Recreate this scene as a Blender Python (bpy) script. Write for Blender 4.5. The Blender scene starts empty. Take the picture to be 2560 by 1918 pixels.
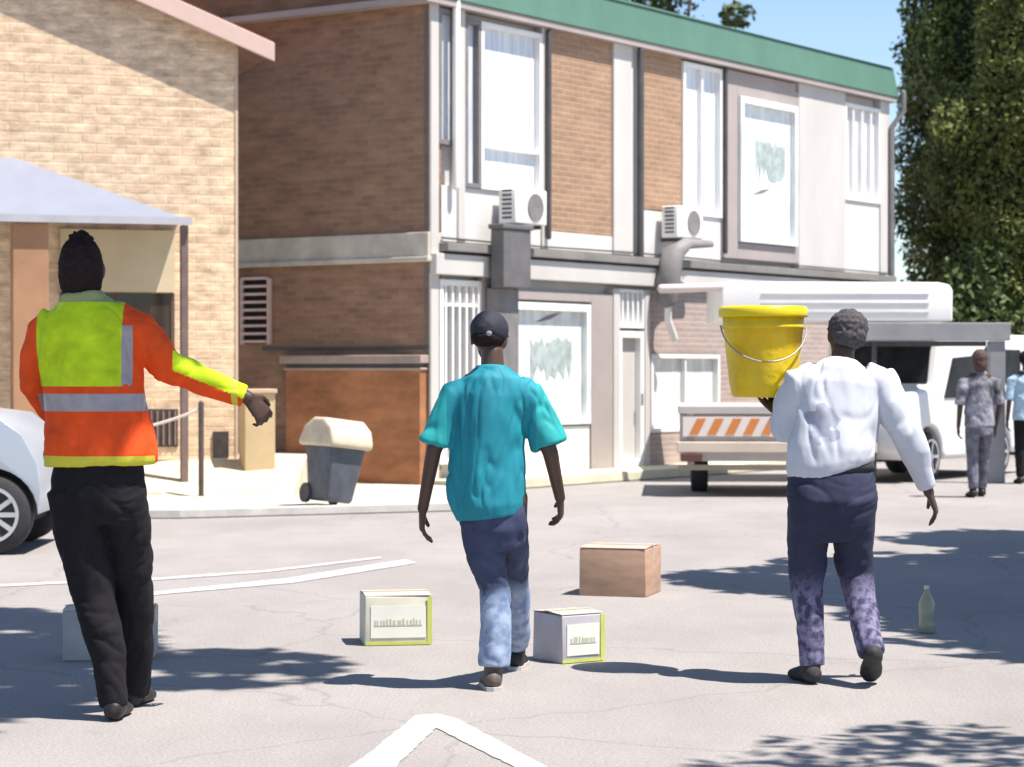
import bpy, bmesh, math, random
from mathutils import Vector, Matrix, Euler, noise
random.seed(7)
S = bpy.context.scene
C = S.collection
R = math.radians
# ------------------------------------------------------------ camera, sky, sun, exposure
cam_d = bpy.data.cameras.new("camera"); cam = bpy.data.objects.new("camera", cam_d); C.objects.link(cam)
S.camera = cam
cam.location = (0, 0, 1.42); cam.rotation_euler = (R(90 - 0.33), 0, 0)
cam_d.sensor_width = 36; cam_d.lens = 81.4; cam_d.clip_start = 0.1; cam_d.clip_end = 2000
cam_d.dof.use_dof = True; cam_d.dof.focus_distance = 10.4; cam_d.dof.aperture_fstop = 5.0
SUN_EL = 66.0
sx, sy = 0.894, -0.447                       # horizontal direction towards the sun
S.view_settings.view_transform = 'Standard'; S.view_settings.look = 'None'
S.view_settings.gamma = 1; S.view_settings.exposure = 1.12
W = bpy.data.worlds.new("World"); S.world = W; W.use_nodes = True
nt = W.node_tree; bg = nt.nodes['Background']; sk = nt.nodes.new('ShaderNodeTexSky')
sk.sky_type = 'NISHITA'; sk.sun_disc = False; sk.sun_elevation = R(SUN_EL)
sk.sun_rotation = math.atan2(sx, sy); sk.air_density = 1.0; sk.dust_density = 0.6; sk.ozone_density = 1.6; sk.altitude = 1200
nt.links.new(sk.outputs[0], bg.inputs[0]); bg.inputs[1].default_value = 0.085
ld = bpy.data.lights.new("sun", 'SUN'); ld.energy = 4.3; ld.angle = R(0.5); ld.color = (1, 0.93, 0.85)
lo = bpy.data.objects.new("sun", ld); C.objects.link(lo)
ce = math.cos(R(SUN_EL))
sdir = Vector((sx * ce, sy * ce, math.sin(R(SUN_EL))))
lo.rotation_euler = sdir.to_track_quat('Z', 'Y').to_euler(); lo.location = (20, -10, 30)

# ------------------------------------------------------------ materials
MATS = {}
def mat(name, col, rough=.8, var=.12, scale=8, bump=0, bscale=40, metal=0, spec=.4, stretch=(1, 1, 1), col2=None, detail=5):
    if name in MATS: return MATS[name]
    m = bpy.data.materials.new(name); m.use_nodes = True; n = m.node_tree; b = n.nodes['Principled BSDF']
    b.inputs['Roughness'].default_value = rough; b.inputs['Metallic'].default_value = metal
    b.inputs['Specular IOR Level'].default_value = spec
    tc = n.nodes.new('ShaderNodeTexCoord'); mp = n.nodes.new('ShaderNodeMapping'); mp.inputs['Scale'].default_value = stretch
    n.links.new(tc.outputs['Object'], mp.inputs[0])
    nz = n.nodes.new('ShaderNodeTexNoise'); nz.inputs['Scale'].default_value = scale; nz.inputs['Detail'].default_value = detail
    nz.inputs['Roughness'].default_value = .62
    n.links.new(mp.outputs[0], nz.inputs['Vector'])
    cr = n.nodes.new('ShaderNodeValToRGB'); cr.color_ramp.elements[0].position = .32; cr.color_ramp.elements[1].position = .68
    c2 = col2 or [min(1, c * (1 + var)) for c in col]; c1 = col if col2 else [c * (1 - var) for c in col]
    cr.color_ramp.elements[0].color = (*c1, 1); cr.color_ramp.elements[1].color = (*c2, 1)
    n.links.new(nz.outputs[0], cr.inputs[0]); n.links.new(cr.outputs[0], b.inputs['Base Color'])
    if bump:
        nb = n.nodes.new('ShaderNodeTexNoise'); nb.inputs['Scale'].default_value = bscale; nb.inputs['Detail'].default_value = 4
        n.links.new(mp.outputs[0], nb.inputs['Vector'])
        bp = n.nodes.new('ShaderNodeBump'); bp.inputs['Strength'].default_value = bump; bp.inputs['Distance'].default_value = min(.02, .35 / bscale)
        n.links.new(nb.outputs[0], bp.inputs['Height']); n.links.new(bp.outputs[0], b.inputs['Normal'])
    MATS[name] = m
    return m
def brick(name, c1, c2, mortar, bw=.23, bh=.075, ms=.012, stain=.35, axis='XZ', sscale=.9):
    m = bpy.data.materials.new(name); m.use_nodes = True; n = m.node_tree; b = n.nodes['Principled BSDF']
    b.inputs['Roughness'].default_value = .92; b.inputs['Specular IOR Level'].default_value = .2
    tc = n.nodes.new('ShaderNodeTexCoord'); sp = n.nodes.new('ShaderNodeSeparateXYZ'); cb = n.nodes.new('ShaderNodeCombineXYZ')
    n.links.new(tc.outputs['Object'], sp.inputs[0])
    n.links.new(sp.outputs[0 if axis[0] == 'X' else 1], cb.inputs[0]); n.links.new(sp.outputs[2], cb.inputs[1])
    br = n.nodes.new('ShaderNodeTexBrick'); br.inputs['Scale'].default_value = 1
    br.inputs['Brick Width'].default_value = bw; br.inputs['Row Height'].default_value = bh; br.inputs['Mortar Size'].default_value = ms
    br.inputs['Mortar Smooth'].default_value = .3; br.inputs['Bias'].default_value = -.1
    br.inputs['Color1'].default_value = (*c1, 1); br.inputs['Color2'].default_value = (*c2, 1); br.inputs['Mortar'].default_value = (*mortar, 1)
    n.links.new(cb.outputs[0], br.inputs['Vector'])
    nz = n.nodes.new('ShaderNodeTexNoise'); nz.inputs['Scale'].default_value = sscale * 2.2; nz.inputs['Detail'].default_value = 7; nz.inputs['Roughness'].default_value = .7
    mp = n.nodes.new('ShaderNodeMapping'); mp.inputs['Scale'].default_value = (1, 1, 2.6)
    n.links.new(tc.outputs['Object'], mp.inputs[0]); n.links.new(mp.outputs[0], nz.inputs['Vector'])
    mr = n.nodes.new('ShaderNodeMapRange'); mr.inputs[1].default_value = .3; mr.inputs[2].default_value = .7
    mr.inputs[3].default_value = 1 - stain; mr.inputs[4].default_value = 1 + stain * .5
    n.links.new(nz.outputs[0], mr.inputs[0])
    mx = n.nodes.new('ShaderNodeMix'); mx.data_type = 'RGBA'; mx.blend_type = 'MULTIPLY'; mx.inputs[0].default_value = 1
    n.links.new(br.outputs[0], mx.inputs[6]); n.links.new(mr.outputs[0], mx.inputs[7]); n.links.new(mx.outputs[2], b.inputs['Base Color'])
    bp = n.nodes.new('ShaderNodeBump'); bp.inputs['Strength'].default_value = .6; bp.inputs['Distance'].default_value = .01
    iv = n.nodes.new('ShaderNodeMath'); iv.operation = 'SUBTRACT'; iv.inputs[0].default_value = 1
    n.links.new(br.outputs['Fac'], iv.inputs[1]); n.links.new(iv.outputs[0], bp.inputs['Height']); n.links.new(bp.outputs[0], b.inputs['Normal'])
    return m
def cloth(m, strength=.55, scale=9, zs=.45):
    """crumple creases in the weave's normals, on top of the modelled folds"""
    n = m.node_tree; b = n.nodes['Principled BSDF']; old = b.inputs['Normal'].links[0].from_socket if b.inputs['Normal'].links else None
    tc = n.nodes.new('ShaderNodeTexCoord'); mp = n.nodes.new('ShaderNodeMapping'); mp.inputs['Scale'].default_value = (1, 1, zs); mp.inputs['Rotation'].default_value = (0, R(14), 0)
    n.links.new(tc.outputs['Object'], mp.inputs[0])
    nz = n.nodes.new('ShaderNodeTexNoise'); nz.noise_type = 'RIDGED_MULTIFRACTAL'; nz.inputs['Scale'].default_value = scale; nz.inputs['Detail'].default_value = 3.0
    nz.inputs['Distortion'].default_value = .7; n.links.new(mp.outputs[0], nz.inputs['Vector'])
    bp = n.nodes.new('ShaderNodeBump'); bp.inputs['Strength'].default_value = strength; bp.inputs['Distance'].default_value = .012; bp.invert = True
    n.links.new(nz.outputs[0], bp.inputs['Height'])
    if old: n.links.new(old, bp.inputs['Normal'])
    n.links.new(bp.outputs[0], b.inputs['Normal'])
    return m
def leafmat(name, col, col2):
    m = mat(name, col, .6, 0, 1.3, col2=col2, spec=.3, detail=6)
    b = m.node_tree.nodes['Principled BSDF']; 
    return m

# ------------------------------------------------------------ object helpers
def link(name, me, m=None, parent=None, smooth=False, loc=None, rot=None):
    o = bpy.data.objects.new(name, me); C.objects.link(o)
    if m is not None and me is not None and len(me.materials) == 0: me.materials.append(m)
    if parent is not None: o.parent = parent
    if loc is not None: o.location = loc
    if rot is not None: o.rotation_euler = rot
    if smooth and me is not None:
        for p in me.polygons: p.use_smooth = True
    return o
def tag(o, label=None, cat=None, group=None, kind=None):
    if label: o['label'] = label
    if cat: o['category'] = cat
    if group: o['group'] = group
    if kind: o['kind'] = kind
    return o
def thing(name, label, cat, loc=(0, 0, 0), rz=0, group=None):
    o = bpy.data.objects.new(name, None); C.objects.link(o); o.location = loc; o.rotation_euler = (0, 0, rz)
    o.empty_display_size = .1
    return tag(o, label, cat, group)
class MB:
    def __init__(s): s.bm = bmesh.new()
    def box(s, x0, x1, y0, y1, z0, z1, mtx=None):
        vs = [s.bm.verts.new((x, y, z)) for x in (x0, x1) for y in (y0, y1) for z in (z0, z1)]
        for f in ((0, 1, 3, 2), (4, 6, 7, 5), (0, 4, 5, 1), (2, 3, 7, 6), (0, 2, 6, 4), (1, 5, 7, 3)):
            s.bm.faces.new([vs[i] for i in f])
        if mtx is not None:
            for v in vs: v.co = mtx @ v.co
        return vs
    def prism(s, pts, y0, y1, axis='Y', mtx=None):
        """pts: 2-D outline in the plane across the axis, extruded from y0 to y1"""
        def P(a, b, c): return (a, c, b) if axis == 'Y' else ((c, a, b) if axis == 'X' else (a, b, c))
        A = [s.bm.verts.new(P(a, b, y0)) for a, b in pts]; B = [s.bm.verts.new(P(a, b, y1)) for a, b in pts]
        n = len(pts)
        s.bm.faces.new(A); s.bm.faces.new(B[::-1])
        for i in range(n): s.bm.faces.new((A[i], B[i], B[(i + 1) % n], A[(i + 1) % n]))
        if mtx is not None:
            for v in A + B: v.co = mtx @ v.co
        return A + B
    def tube(s, pts, rad, n=12, flat=1.0, side=(1, 0, 0), dome=True, cap=True):
        """closed loft through pts; rad: number, list of numbers or list of (rx, ry); side = direction of rx"""
        pts = [Vector(p) for p in pts]
        if not isinstance(rad, (list, tuple)): rad = [rad] * len(pts)
        rr = [(r, r * flat) if not isinstance(r, (tuple, list)) else r for r in rad]
        tn = []
        for i in range(len(pts)):
            a = pts[max(0, i - 1)]; b = pts[min(len(pts) - 1, i + 1)]; t = (b - a).normalized(); tn.append(t)
        if dome:
            k = [.35, .7, .93]
            h0 = min(rr[0]) * .9; h1 = min(rr[-1]) * .9; P = []; Q = []; T = []
            for f in (.0, .5, .85):
                c = math.sqrt(max(0, 1 - (1 - f) ** 2)); c = max(c, .12)
                P.append(pts[0] - tn[0] * h0 * (1 - f)); Q.append((rr[0][0] * c, rr[0][1] * c)); T.append(tn[0])
            P += pts; Q += rr; T += tn
            for f in (.85, .5, .0):
                c = max(math.sqrt(max(0, 1 - (1 - f) ** 2)), .12)
                P.append(pts[-1] + tn[-1] * h1 * (1 - f)); Q.append((rr[-1][0] * c, rr[-1][1] * c)); T.append(tn[-1])
            pts, rr, tn = P, Q, T
        sd = Vector(side); rings = []
        for p, r, t in zip(pts, rr, tn):
            u = sd - t * sd.dot(t)
            if u.length < 1e-4: u = t.orthogonal()
            u.normalize(); v = t.cross(u)
            rings.append([s.bm.verts.new(p + u * r[0] * math.cos(2 * math.pi * i / n) + v * r[1] * math.sin(2 * math.pi * i / n)) for i in range(n)])
        for a, b in zip(rings, rings[1:]):
            for i in range(n): s.bm.faces.new((a[i], a[(i + 1) % n], b[(i + 1) % n], b[i]))
        if cap: s.bm.faces.new(rings[0][::-1]); s.bm.faces.new(rings[-1])
        return s
    def ell(s, c, r, rot=(0, 0, 0), n=16):
        M = Matrix.Translation(c) @ Euler(rot).to_matrix().to_4x4() @ Matrix.Diagonal((*r, 1))
        bmesh.ops.create_uvsphere(s.bm, u_segments=n, v_segments=n * 2 // 3, radius=1, matrix=M); return s
    def lathe(s, prof, n=32, c=(0, 0), sc=(1, 1)):
        rings = [[s.bm.verts.new((c[0] + r * sc[0] * math.cos(2 * math.pi * i / n), c[1] + r * sc[1] * math.sin(2 * math.pi * i / n), z)) for i in range(n)] for r, z in prof]
        for a, b in zip(rings, rings[1:]):
            for i in range(n): s.bm.faces.new((a[i], a[(i + 1) % n], b[(i + 1) % n], b[i]))
        s.bm.faces.new(rings[0][::-1]); s.bm.faces.new(rings[-1]); return s
    def build(s, name, m, parent=None, smooth=False, bevel=0, seg=2, **k):
        bmesh.ops.recalc_face_normals(s.bm, faces=s.bm.faces[:])
        me = bpy.data.meshes.new(name); s.bm.to_mesh(me); s.bm.free()
        o = link(name, me, m, parent, smooth, **k)
        if bevel:
            b = o.modifiers.new('b', 'BEVEL'); b.width = bevel; b.segments = seg; b.limit_method = 'ANGLE'; b.angle_limit = R(35)
            if smooth is False and seg > 2:
                for p in me.polygons: p.use_smooth = True
        return o
def remeshed(mb, voxel, smooth=6, fac=.5):
    """fuse the shapes of mb into one continuous skin"""
    bmesh.ops.recalc_face_normals(mb.bm, faces=mb.bm.faces[:])
    me = bpy.data.meshes.new('tmp'); mb.bm.to_mesh(me); mb.bm.free()
    o = bpy.data.objects.new('tmp', me); C.objects.link(o)
    r = o.modifiers.new('r', 'REMESH'); r.mode = 'VOXEL'; r.voxel_size = voxel; r.adaptivity = 0
    if smooth:
        q = o.modifiers.new('s', 'SMOOTH'); q.factor = fac; q.iterations = smooth
    dg = bpy.context.evaluated_depsgraph_get(); dg.update()
    out = bpy.data.meshes.new_from_object(o.evaluated_get(dg))
    bpy.data.objects.remove(o); bpy.data.meshes.remove(me)
    for p in out.polygons: p.use_smooth = True
    return out
def displace(me, fn):
    me.update()
    nn = [v.normal.copy() for v in me.vertices]
    for v, n in zip(me.vertices, nn): v.co = v.co + n * fn(v.co)
    me.update()
def folds(seed, amp, sc, crease=1.0, lo=None, hi=None, fade=.06):
    """soft bulges with sharp creases running between them; fades out towards the hems"""
    off = Vector((seed * 3.7, seed * 1.3, seed * 5.1))
    def fn(p):
        q = Vector((p.x * sc[0], p.y * sc[1], p.z * sc[2])) + off
        h = q * .6; w = Vector((noise.noise(h), noise.noise(h + Vector((31.4, 2.7, 9.1))), noise.noise(h + Vector((5.3, 47.1, 13.9))))) * 1.1
        a = noise.noise(q + w); b = noise.noise(q * 1.9 + w * 1.4 + Vector((7, 1, 3))); c = noise.noise(q * 4.1 + w)
        d = .75 * a + .30 * b + .12 * c - crease * (.30 * math.exp(-(a / .13) ** 2) + .22 * math.exp(-(b / .15) ** 2)) + .30
        k = 1.0
        if lo is not None: k *= min(1, max(.12, (p.z - lo) / fade))
        if hi is not None: k *= min(1, max(.12, (hi - p.z) / fade))
        return amp * d * k
    return fn
def fade_dapple_mat(name, c1, c2, d1, d2, z0, wz, nscale=18):
    """cloth of colours c1..c2 paler (d1..d2) below height z0: real fade on jeans, painted sun dapple on navy"""
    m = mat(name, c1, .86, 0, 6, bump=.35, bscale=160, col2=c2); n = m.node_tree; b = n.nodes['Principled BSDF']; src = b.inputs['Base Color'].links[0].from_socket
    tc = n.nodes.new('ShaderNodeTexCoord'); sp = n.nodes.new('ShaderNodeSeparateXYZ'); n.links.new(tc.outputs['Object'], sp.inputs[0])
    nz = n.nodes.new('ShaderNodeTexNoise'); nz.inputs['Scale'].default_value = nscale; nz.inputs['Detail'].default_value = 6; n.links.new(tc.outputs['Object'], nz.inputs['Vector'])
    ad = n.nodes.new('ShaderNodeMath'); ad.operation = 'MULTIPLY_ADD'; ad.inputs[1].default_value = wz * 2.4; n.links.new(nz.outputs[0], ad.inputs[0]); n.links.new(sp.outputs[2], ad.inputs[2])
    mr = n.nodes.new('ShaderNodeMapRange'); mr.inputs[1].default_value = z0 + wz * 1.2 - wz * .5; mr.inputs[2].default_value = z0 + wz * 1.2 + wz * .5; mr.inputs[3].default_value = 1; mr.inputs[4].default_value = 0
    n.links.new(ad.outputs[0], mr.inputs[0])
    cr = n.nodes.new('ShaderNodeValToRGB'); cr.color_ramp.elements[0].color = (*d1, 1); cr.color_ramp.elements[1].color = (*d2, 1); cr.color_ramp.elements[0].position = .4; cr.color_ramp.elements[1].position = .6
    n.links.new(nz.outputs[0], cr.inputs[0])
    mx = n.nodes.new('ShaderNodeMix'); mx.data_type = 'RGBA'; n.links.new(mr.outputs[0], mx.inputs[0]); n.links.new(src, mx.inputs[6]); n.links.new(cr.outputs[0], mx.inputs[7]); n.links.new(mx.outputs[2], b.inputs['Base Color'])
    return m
def split_regions(me, cuts, classify, names, mats, root, base_name, base_mat):
    """cut me along planes, hand each region of faces to a mesh of its own; the first is the thing's part, the rest its sub-parts"""
    bm = bmesh.new(); bm.from_mesh(me)
    for co, no in cuts:
        bmesh.ops.bisect_plane(bm, geom=bm.verts[:] + bm.edges[:] + bm.faces[:], plane_co=co, plane_no=no, dist=1e-5)
    groups = {}
    for f in bm.faces: groups.setdefault(classify(f.calc_center_median(), f.normal), []).append(f.index)
    bm.faces.index_update()
    groups = {}
    for f in bm.faces: groups.setdefault(classify(f.calc_center_median(), f.normal), []).append(f.index)
    base = None
    for key in [None] + [k for k in groups if k is not None]:
        if key not in groups: continue
        b2 = bm.copy(); b2.faces.ensure_lookup_table(); keep = set(groups[key])
        bmesh.ops.delete(b2, geom=[f for f in b2.faces if f.index not in keep], context='FACES')
        m2 = bpy.data.meshes.new(base_name if key is None else names[key]); b2.to_mesh(m2); b2.free()
        for p in m2.polygons: p.use_smooth = True
        if key is None: base = link(base_name, m2, base_mat, root)
        else: link(names[key], m2, mats[key], base)
    bm.free()
    return base

# ============================================================ SETTING
asph = mat('asphalt', (.300, .281, .270), .9, .07, .35, bump=.5, bscale=150, spec=.25)
def asphalt_extra(m):
    n = m.node_tree; b = n.nodes['Principled BSDF']; src = b.inputs['Base Color'].links[0].from_socket
    tc = n.nodes.new('ShaderNodeTexCoord'); v = n.nodes.new('ShaderNodeTexNoise'); v.inputs['Scale'].default_value = 75; v.inputs['Detail'].default_value = 3
    n.links.new(tc.outputs['Object'], v.inputs['Vector'])
    mr = n.nodes.new('ShaderNodeMapRange'); mr.inputs[1].default_value = .35; mr.inputs[2].default_value = .68; mr.inputs[3].default_value = .80; mr.inputs[4].default_value = 1.13
    n.links.new(v.outputs[0], mr.inputs[0])
    s2 = n.nodes.new('ShaderNodeTexNoise'); s2.inputs['Scale'].default_value = 1.1; s2.inputs['Detail'].default_value = 8; s2.inputs['Roughness'].default_value = .7
    mp = n.nodes.new('ShaderNodeMapping'); mp.inputs['Scale'].default_value = (1, .35, 1); n.links.new(tc.outputs['Object'], mp.inputs[0]); n.links.new(mp.outputs[0], s2.inputs['Vector'])
    m2 = n.nodes.new('ShaderNodeMapRange'); m2.inputs[1].default_value = .35; m2.inputs[2].default_value = .65; m2.inputs[3].default_value = .90; m2.inputs[4].default_value = 1.06
    n.links.new(s2.outputs[0], m2.inputs[0])
    mu0 = n.nodes.new('ShaderNodeMath'); mu0.operation = 'MULTIPLY'; n.links.new(mr.outputs[0], mu0.inputs[0]); n.links.new(m2.outputs[0], mu0.inputs[1])
    wn = n.nodes.new('ShaderNodeTexNoise'); wn.inputs['Scale'].default_value = 2.5; wn.inputs['Detail'].default_value = 6; n.links.new(tc.outputs['Object'], wn.inputs['Vector'])
    va = n.nodes.new('ShaderNodeMix'); va.data_type = 'VECTOR'; va.inputs[0].default_value = .22; n.links.new(tc.outputs['Object'], va.inputs[4]); n.links.new(wn.outputs[1], va.inputs[5])
    vo = n.nodes.new('ShaderNodeTexVoronoi'); vo.feature = 'DISTANCE_TO_EDGE'; vo.inputs['Scale'].default_value = .42; n.links.new(va.outputs[1], vo.inputs['Vector'])
    ck = n.nodes.new('ShaderNodeMapRange'); ck.inputs[1].default_value = .0; ck.inputs[2].default_value = .006; ck.inputs[3].default_value = .82; ck.inputs[4].default_value = 1; n.links.new(vo.outputs['Distance'], ck.inputs[0])
    st = n.nodes.new('ShaderNodeTexNoise'); st.inputs['Scale'].default_value = .8; st.inputs['Detail'].default_value = 9; st.inputs['Roughness'].default_value = .75; n.links.new(mp.outputs[0], st.inputs['Vector'])
    sr = n.nodes.new('ShaderNodeMapRange'); sr.inputs[1].default_value = .60; sr.inputs[2].default_value = .70; sr.inputs[3].default_value = 1; sr.inputs[4].default_value = .82; n.links.new(st.outputs[0], sr.inputs[0])
    mu1 = n.nodes.new('ShaderNodeMath'); mu1.operation = 'MULTIPLY'; n.links.new(ck.outputs[0], mu1.inputs[0]); n.links.new(sr.outputs[0], mu1.inputs[1])
    mu = n.nodes.new('ShaderNodeMath'); mu.operation = 'MULTIPLY'; n.links.new(mu0.outputs[0], mu.inputs[0]); n.links.new(mu1.outputs[0], mu.inputs[1])
    mx = n.nodes.new('ShaderNodeMix'); mx.data_type = 'RGBA'; mx.blend_type = 'MULTIPLY'; mx.inputs[0].default_value = 1
    n.links.new(src, mx.inputs[6]); n.links.new(mu.outputs[0], mx.inputs[7]); n.links.new(mx.outputs[2], b.inputs['Base Color'])
asphalt_extra(asph)
def sheet(name, pts, z, m, kind='structure', z2=None):
    bm = bmesh.new(); bm.faces.new([bm.verts.new((p[0], p[1], p[2] if len(p) > 2 else z)) for p in pts])
    bmesh.ops.recalc_face_normals(bm, faces=bm.faces[:])
    me = bpy.data.meshes.new(name); bm.to_mesh(me); bm.free()
    o = link(name, me, m); 
    if kind: o['kind'] = kind
    return o
m = MB(); m.box(-300, 300, -60, 600, -.2, 0); tag(m.build('ground', asph), kind='structure')
conc = mat('pale_concrete', (.52, .48, .40), .9, .10, 1.4, bump=.4, bscale=60, spec=.2)
kerbm = mat('kerb_concrete', (.50, .48, .45), .9, .14, 5, bump=.4, bscale=50, spec=.2)
# pavement in front of the left building, with a kerb, and the bank that rises to the wall
m = MB(); m.prism([(-14, 22.1), (-3.2, 22.25), (-.2, 23.6), (-.2, 26.4), (-.95, 27.25), (-9, 33), (-14, 33)], .004, .07, axis='Z')
tag(m.build('pavement', conc), kind='structure')
m = MB(); m.prism([(-14, 21.95), (-3.17, 22.1), (-.05, 23.5), (-.05, 26.3), (-.2, 26.4), (-.2, 23.6), (-3.2, 22.245), (-14, 22.095)], .004, .09, axis='Z')
tag(m.build('kerb', kerbm, bevel=.01), kind='structure')
m = MB(); bv = m.box(-14, -2.35, 24.9, 26.3, 0, .40)
for v in bv:
    if v.co.y < 25 and v.co.z > .2: v.co.z = .075
    if v.co.y < 25: v.co.z = max(v.co.z, .05)
tag(m.build('bank', mat('sandy_bank', (.56, .50, .36), .95, .2, 2.5, bump=.8, bscale=20, spec=.1)), kind='structure')
m = MB(); m.box(-14, -2.35, 26.3, 30, 0, .405); tag(m.build('terrace', conc), kind='structure')
# step along the facade
U = Vector((.572, .820, 0)); Nf = Vector((.820, -.572, 0)); C0 = Vector((-.96, 27.3, 0))
def fr(t, d): p = C0 + U * t + Nf * d; return (p.x, p.y)
m = MB(); m.prism([fr(.0, .0), fr(.0, .7), fr(12.4, .7), fr(12.4, .0)], .004, .13, axis='Z')
tag(m.build('path', mat('cream_step', (.60, .58, .44), .9, .12, 3, bump=.3, spec=.2), bevel=.015), kind='structure')
# painted markings
paint = mat('road_paint', (.35, .335, .33), .8, .10, 22, col2=(.54, .51, .51), spec=.3, bump=.3, bscale=120)
def G(x, y): Y = 7100. / (y - 800.); return ((x - 1106.) / 5000. * Y, Y)
def marking(name, pts, label=None):
    q = []
    for i in range(len(pts)):
        a = Vector(pts[i]); b = Vector(pts[(i + 1) % len(pts)]); n = max(1, int((b - a).length / .035)); pr = Vector((b.y - a.y, a.x - b.x)).normalized()
        for k in range(n):
            p = a + (b - a) * k / n; q.append(tuple(p + pr * (.009 * noise.noise(Vector((p.x * 9, p.y * 9, 1))) + .006 * noise.noise(Vector((p.x * 40, p.y * 40, 2))))))
    pts = q
    return tag(sheet(name, pts, .004, paint), kind='structure')
marking('road_marking', [(-2.35, 14.72), (-1.55, 15.75), (-.80, 17.35), (-.70, 17.0), (-1.45, 15.42), (-2.33, 14.50)])
marking('road_marking', [(-2.55, 15.7), (-1.75, 16.4), (-1.0, 17.6), (-.98, 17.42), (-1.72, 16.22), (-2.53, 15.5)])
marking('road_marking', [(-4.6, 14.6), (-2.9, 15.6), (-2.86, 15.42), (-4.6, 14.38)])
marking('road_marking', [(-.72, 7.6), (-.545, 8.45), (-.395, 9.50), (-.30, 9.54), (-.22, 9.40), (.12, 8.28), (.36, 7.6), (.24, 7.6), (0, 8.28), (-.30, 9.16), (-.40, 8.4), (-.47, 7.6)])

# ------------------------------------------------------------ office building (local: x along the facade, -y outside, z up)
RZ = math.atan2(.820, .572)
office = thing('office_building', 'two storey brown brick building with cream facade, tall windows and green metal fascia', 'building', (C0.x, C0.y, 0), RZ)
Lf, Hf, Dg = 12.32, 5.8, 9.0
cream = mat('cream_render', (.53, .51, .485), .85, .07, 1.2, bump=.15, bscale=30, spec=.2, stretch=(1, 1, .4))
white = mat('white_paint', (.80, .79, .77), .6, .05, 2, spec=.3)
taupe = mat('taupe_paint', (.36, .315, .30), .75, .08, 1.5, spec=.25)
dark = mat('dark_grey_metal', (.075, .07, .07), .55, .2, 4, spec=.4)
midg = mat('mid_grey_metal', (.19, .18, .18), .6, .15, 4, spec=.4)
curt = mat('white_curtain', (.50, .55, .63), .25, 0, 5, stretch=(3, 3, .2), bump=.5, bscale=14, spec=.5, col2=(.76, .79, .82))
bright = mat('bright_blind', (.55, .59, .60), .25, 0, 2.2, spec=.5, stretch=(3, 3, .7), col2=(.86, .86, .85))
glass = mat('window_glass', (.10, .14, .15), .08, .4, 2, spec=.6)
bk_gable = brick('brown_brick', (.34, .195, .125), (.25, .145, .095), (.29, .20, .15), axis='YZ', stain=.3)
bk_low = brick('brown_brick_ground', (.34, .195, .125), (.25, .145, .095), (.29, .20, .15), axis='YZ', stain=.4)
bk_tan = brick('tan_brick', (.37, .235, .15), (.32, .195, .125), (.40, .29, .21), axis='XZ', stain=.25)
m = MB(); m.box(.0, .24, .02, Dg, 0, 2.73); m.box(.0, .24, .02, Dg, 3.05, 6.2)
m.build('gable_wall', bk_gable, office)
m = MB(); m.box(-.05, .25, .0, Dg, 2.73, 3.05); m.box(-.08, .25, -.02, Dg, 2.70, 2.76)
m.build('floor_band', mat('band_concrete', (.48, .44, .38), .9, .2, 3, bump=.3), office, bevel=.01)
# facade wall with openings filled by panels, piers
m = MB()
m.box(.24, Lf, .12, .30, 0, Hf)                        # backing wall
m.build('wall', cream, office)
for a, b_, z0, z1 in ((.0, .16, 0, Hf), (.55, .69, 2.95, Hf), (4.02, 4.46, 2.95, Hf), (9.22, 10.75, 2.95, Hf), (12.0, Lf, 2.95, Hf), (2.34, 2.49, 2.95, Hf)):
    m = MB(); m.box(a, b_, -.01, .12, z0, z1); m.build('pilaster', cream, office, bevel=.012)
for a, b_, z1 in ((.16, 2.34, 3.62), (2.49, 4.02, 3.18), (4.78, 6.9, 3.58), (10.75, 12.0, 4.08), (4.46, 4.78, Hf)):
    m = MB(); m.box(a, b_, .02, .12, 2.95, z1); m.build('spandrel', mat('pale_panel', (.62, .61, .59), .8, .08, 1.5, spec=.25), office, bevel=.008)
for a, b_, z0 in ((2.49, 4.02, 3.18), (4.78, 5.82, 3.60)):
    m = MB(); m.box(a, b_, .03, .12, z0, Hf); m.build('brick_panel', bk_tan, office)
def window(a, b_, z0, z1, y=.02, n=2, fm=white, pm=curt, fw=.06, name='window', mull=0, trans=None):
    f = MB()
    f.box(a, a + fw, y - .03, .12, z0, z1); f.box(b_ - fw, b_, y - .03, .12, z0, z1)
    f.box(a + fw, b_ - fw, y - .03, .12, z0, z0 + fw); f.box(a + fw, b_ - fw, y - .03, .12, z1 - fw, z1)
    for i in range(1, n):
        x = a + (b_ - a) * i / n; f.box(x - .02, x + .02, y - .015, .115, z0 + fw, z1 - fw)
    if trans: f.box(a + fw, b_ - fw, y - .012, .11, trans - .02, trans + .02)
    w = f.build(name, fm, office, bevel=.006)
    p = MB(); p.box(a + fw * .9, b_ - fw * .9, y + .055, y + .075, z0 + fw * .9, z1 - fw * .9); p.build('pane', pm, w)
    return w
window(.16, .55, 4.1, 5.72, n=1, fm=midg)
window(.69, 1.02, 3.62, 5.66, n=1, fm=midg)
window(1.02, 2.34, 3.62, 5.66, n=1, fm=white, trans=4.15)
window(5.82, 6.9, 3.58, 5.7, n=2, fm=white)
window(10.75, 12.0, 4.08, 5.6, n=4, fm=white, pm=bright)
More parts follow.
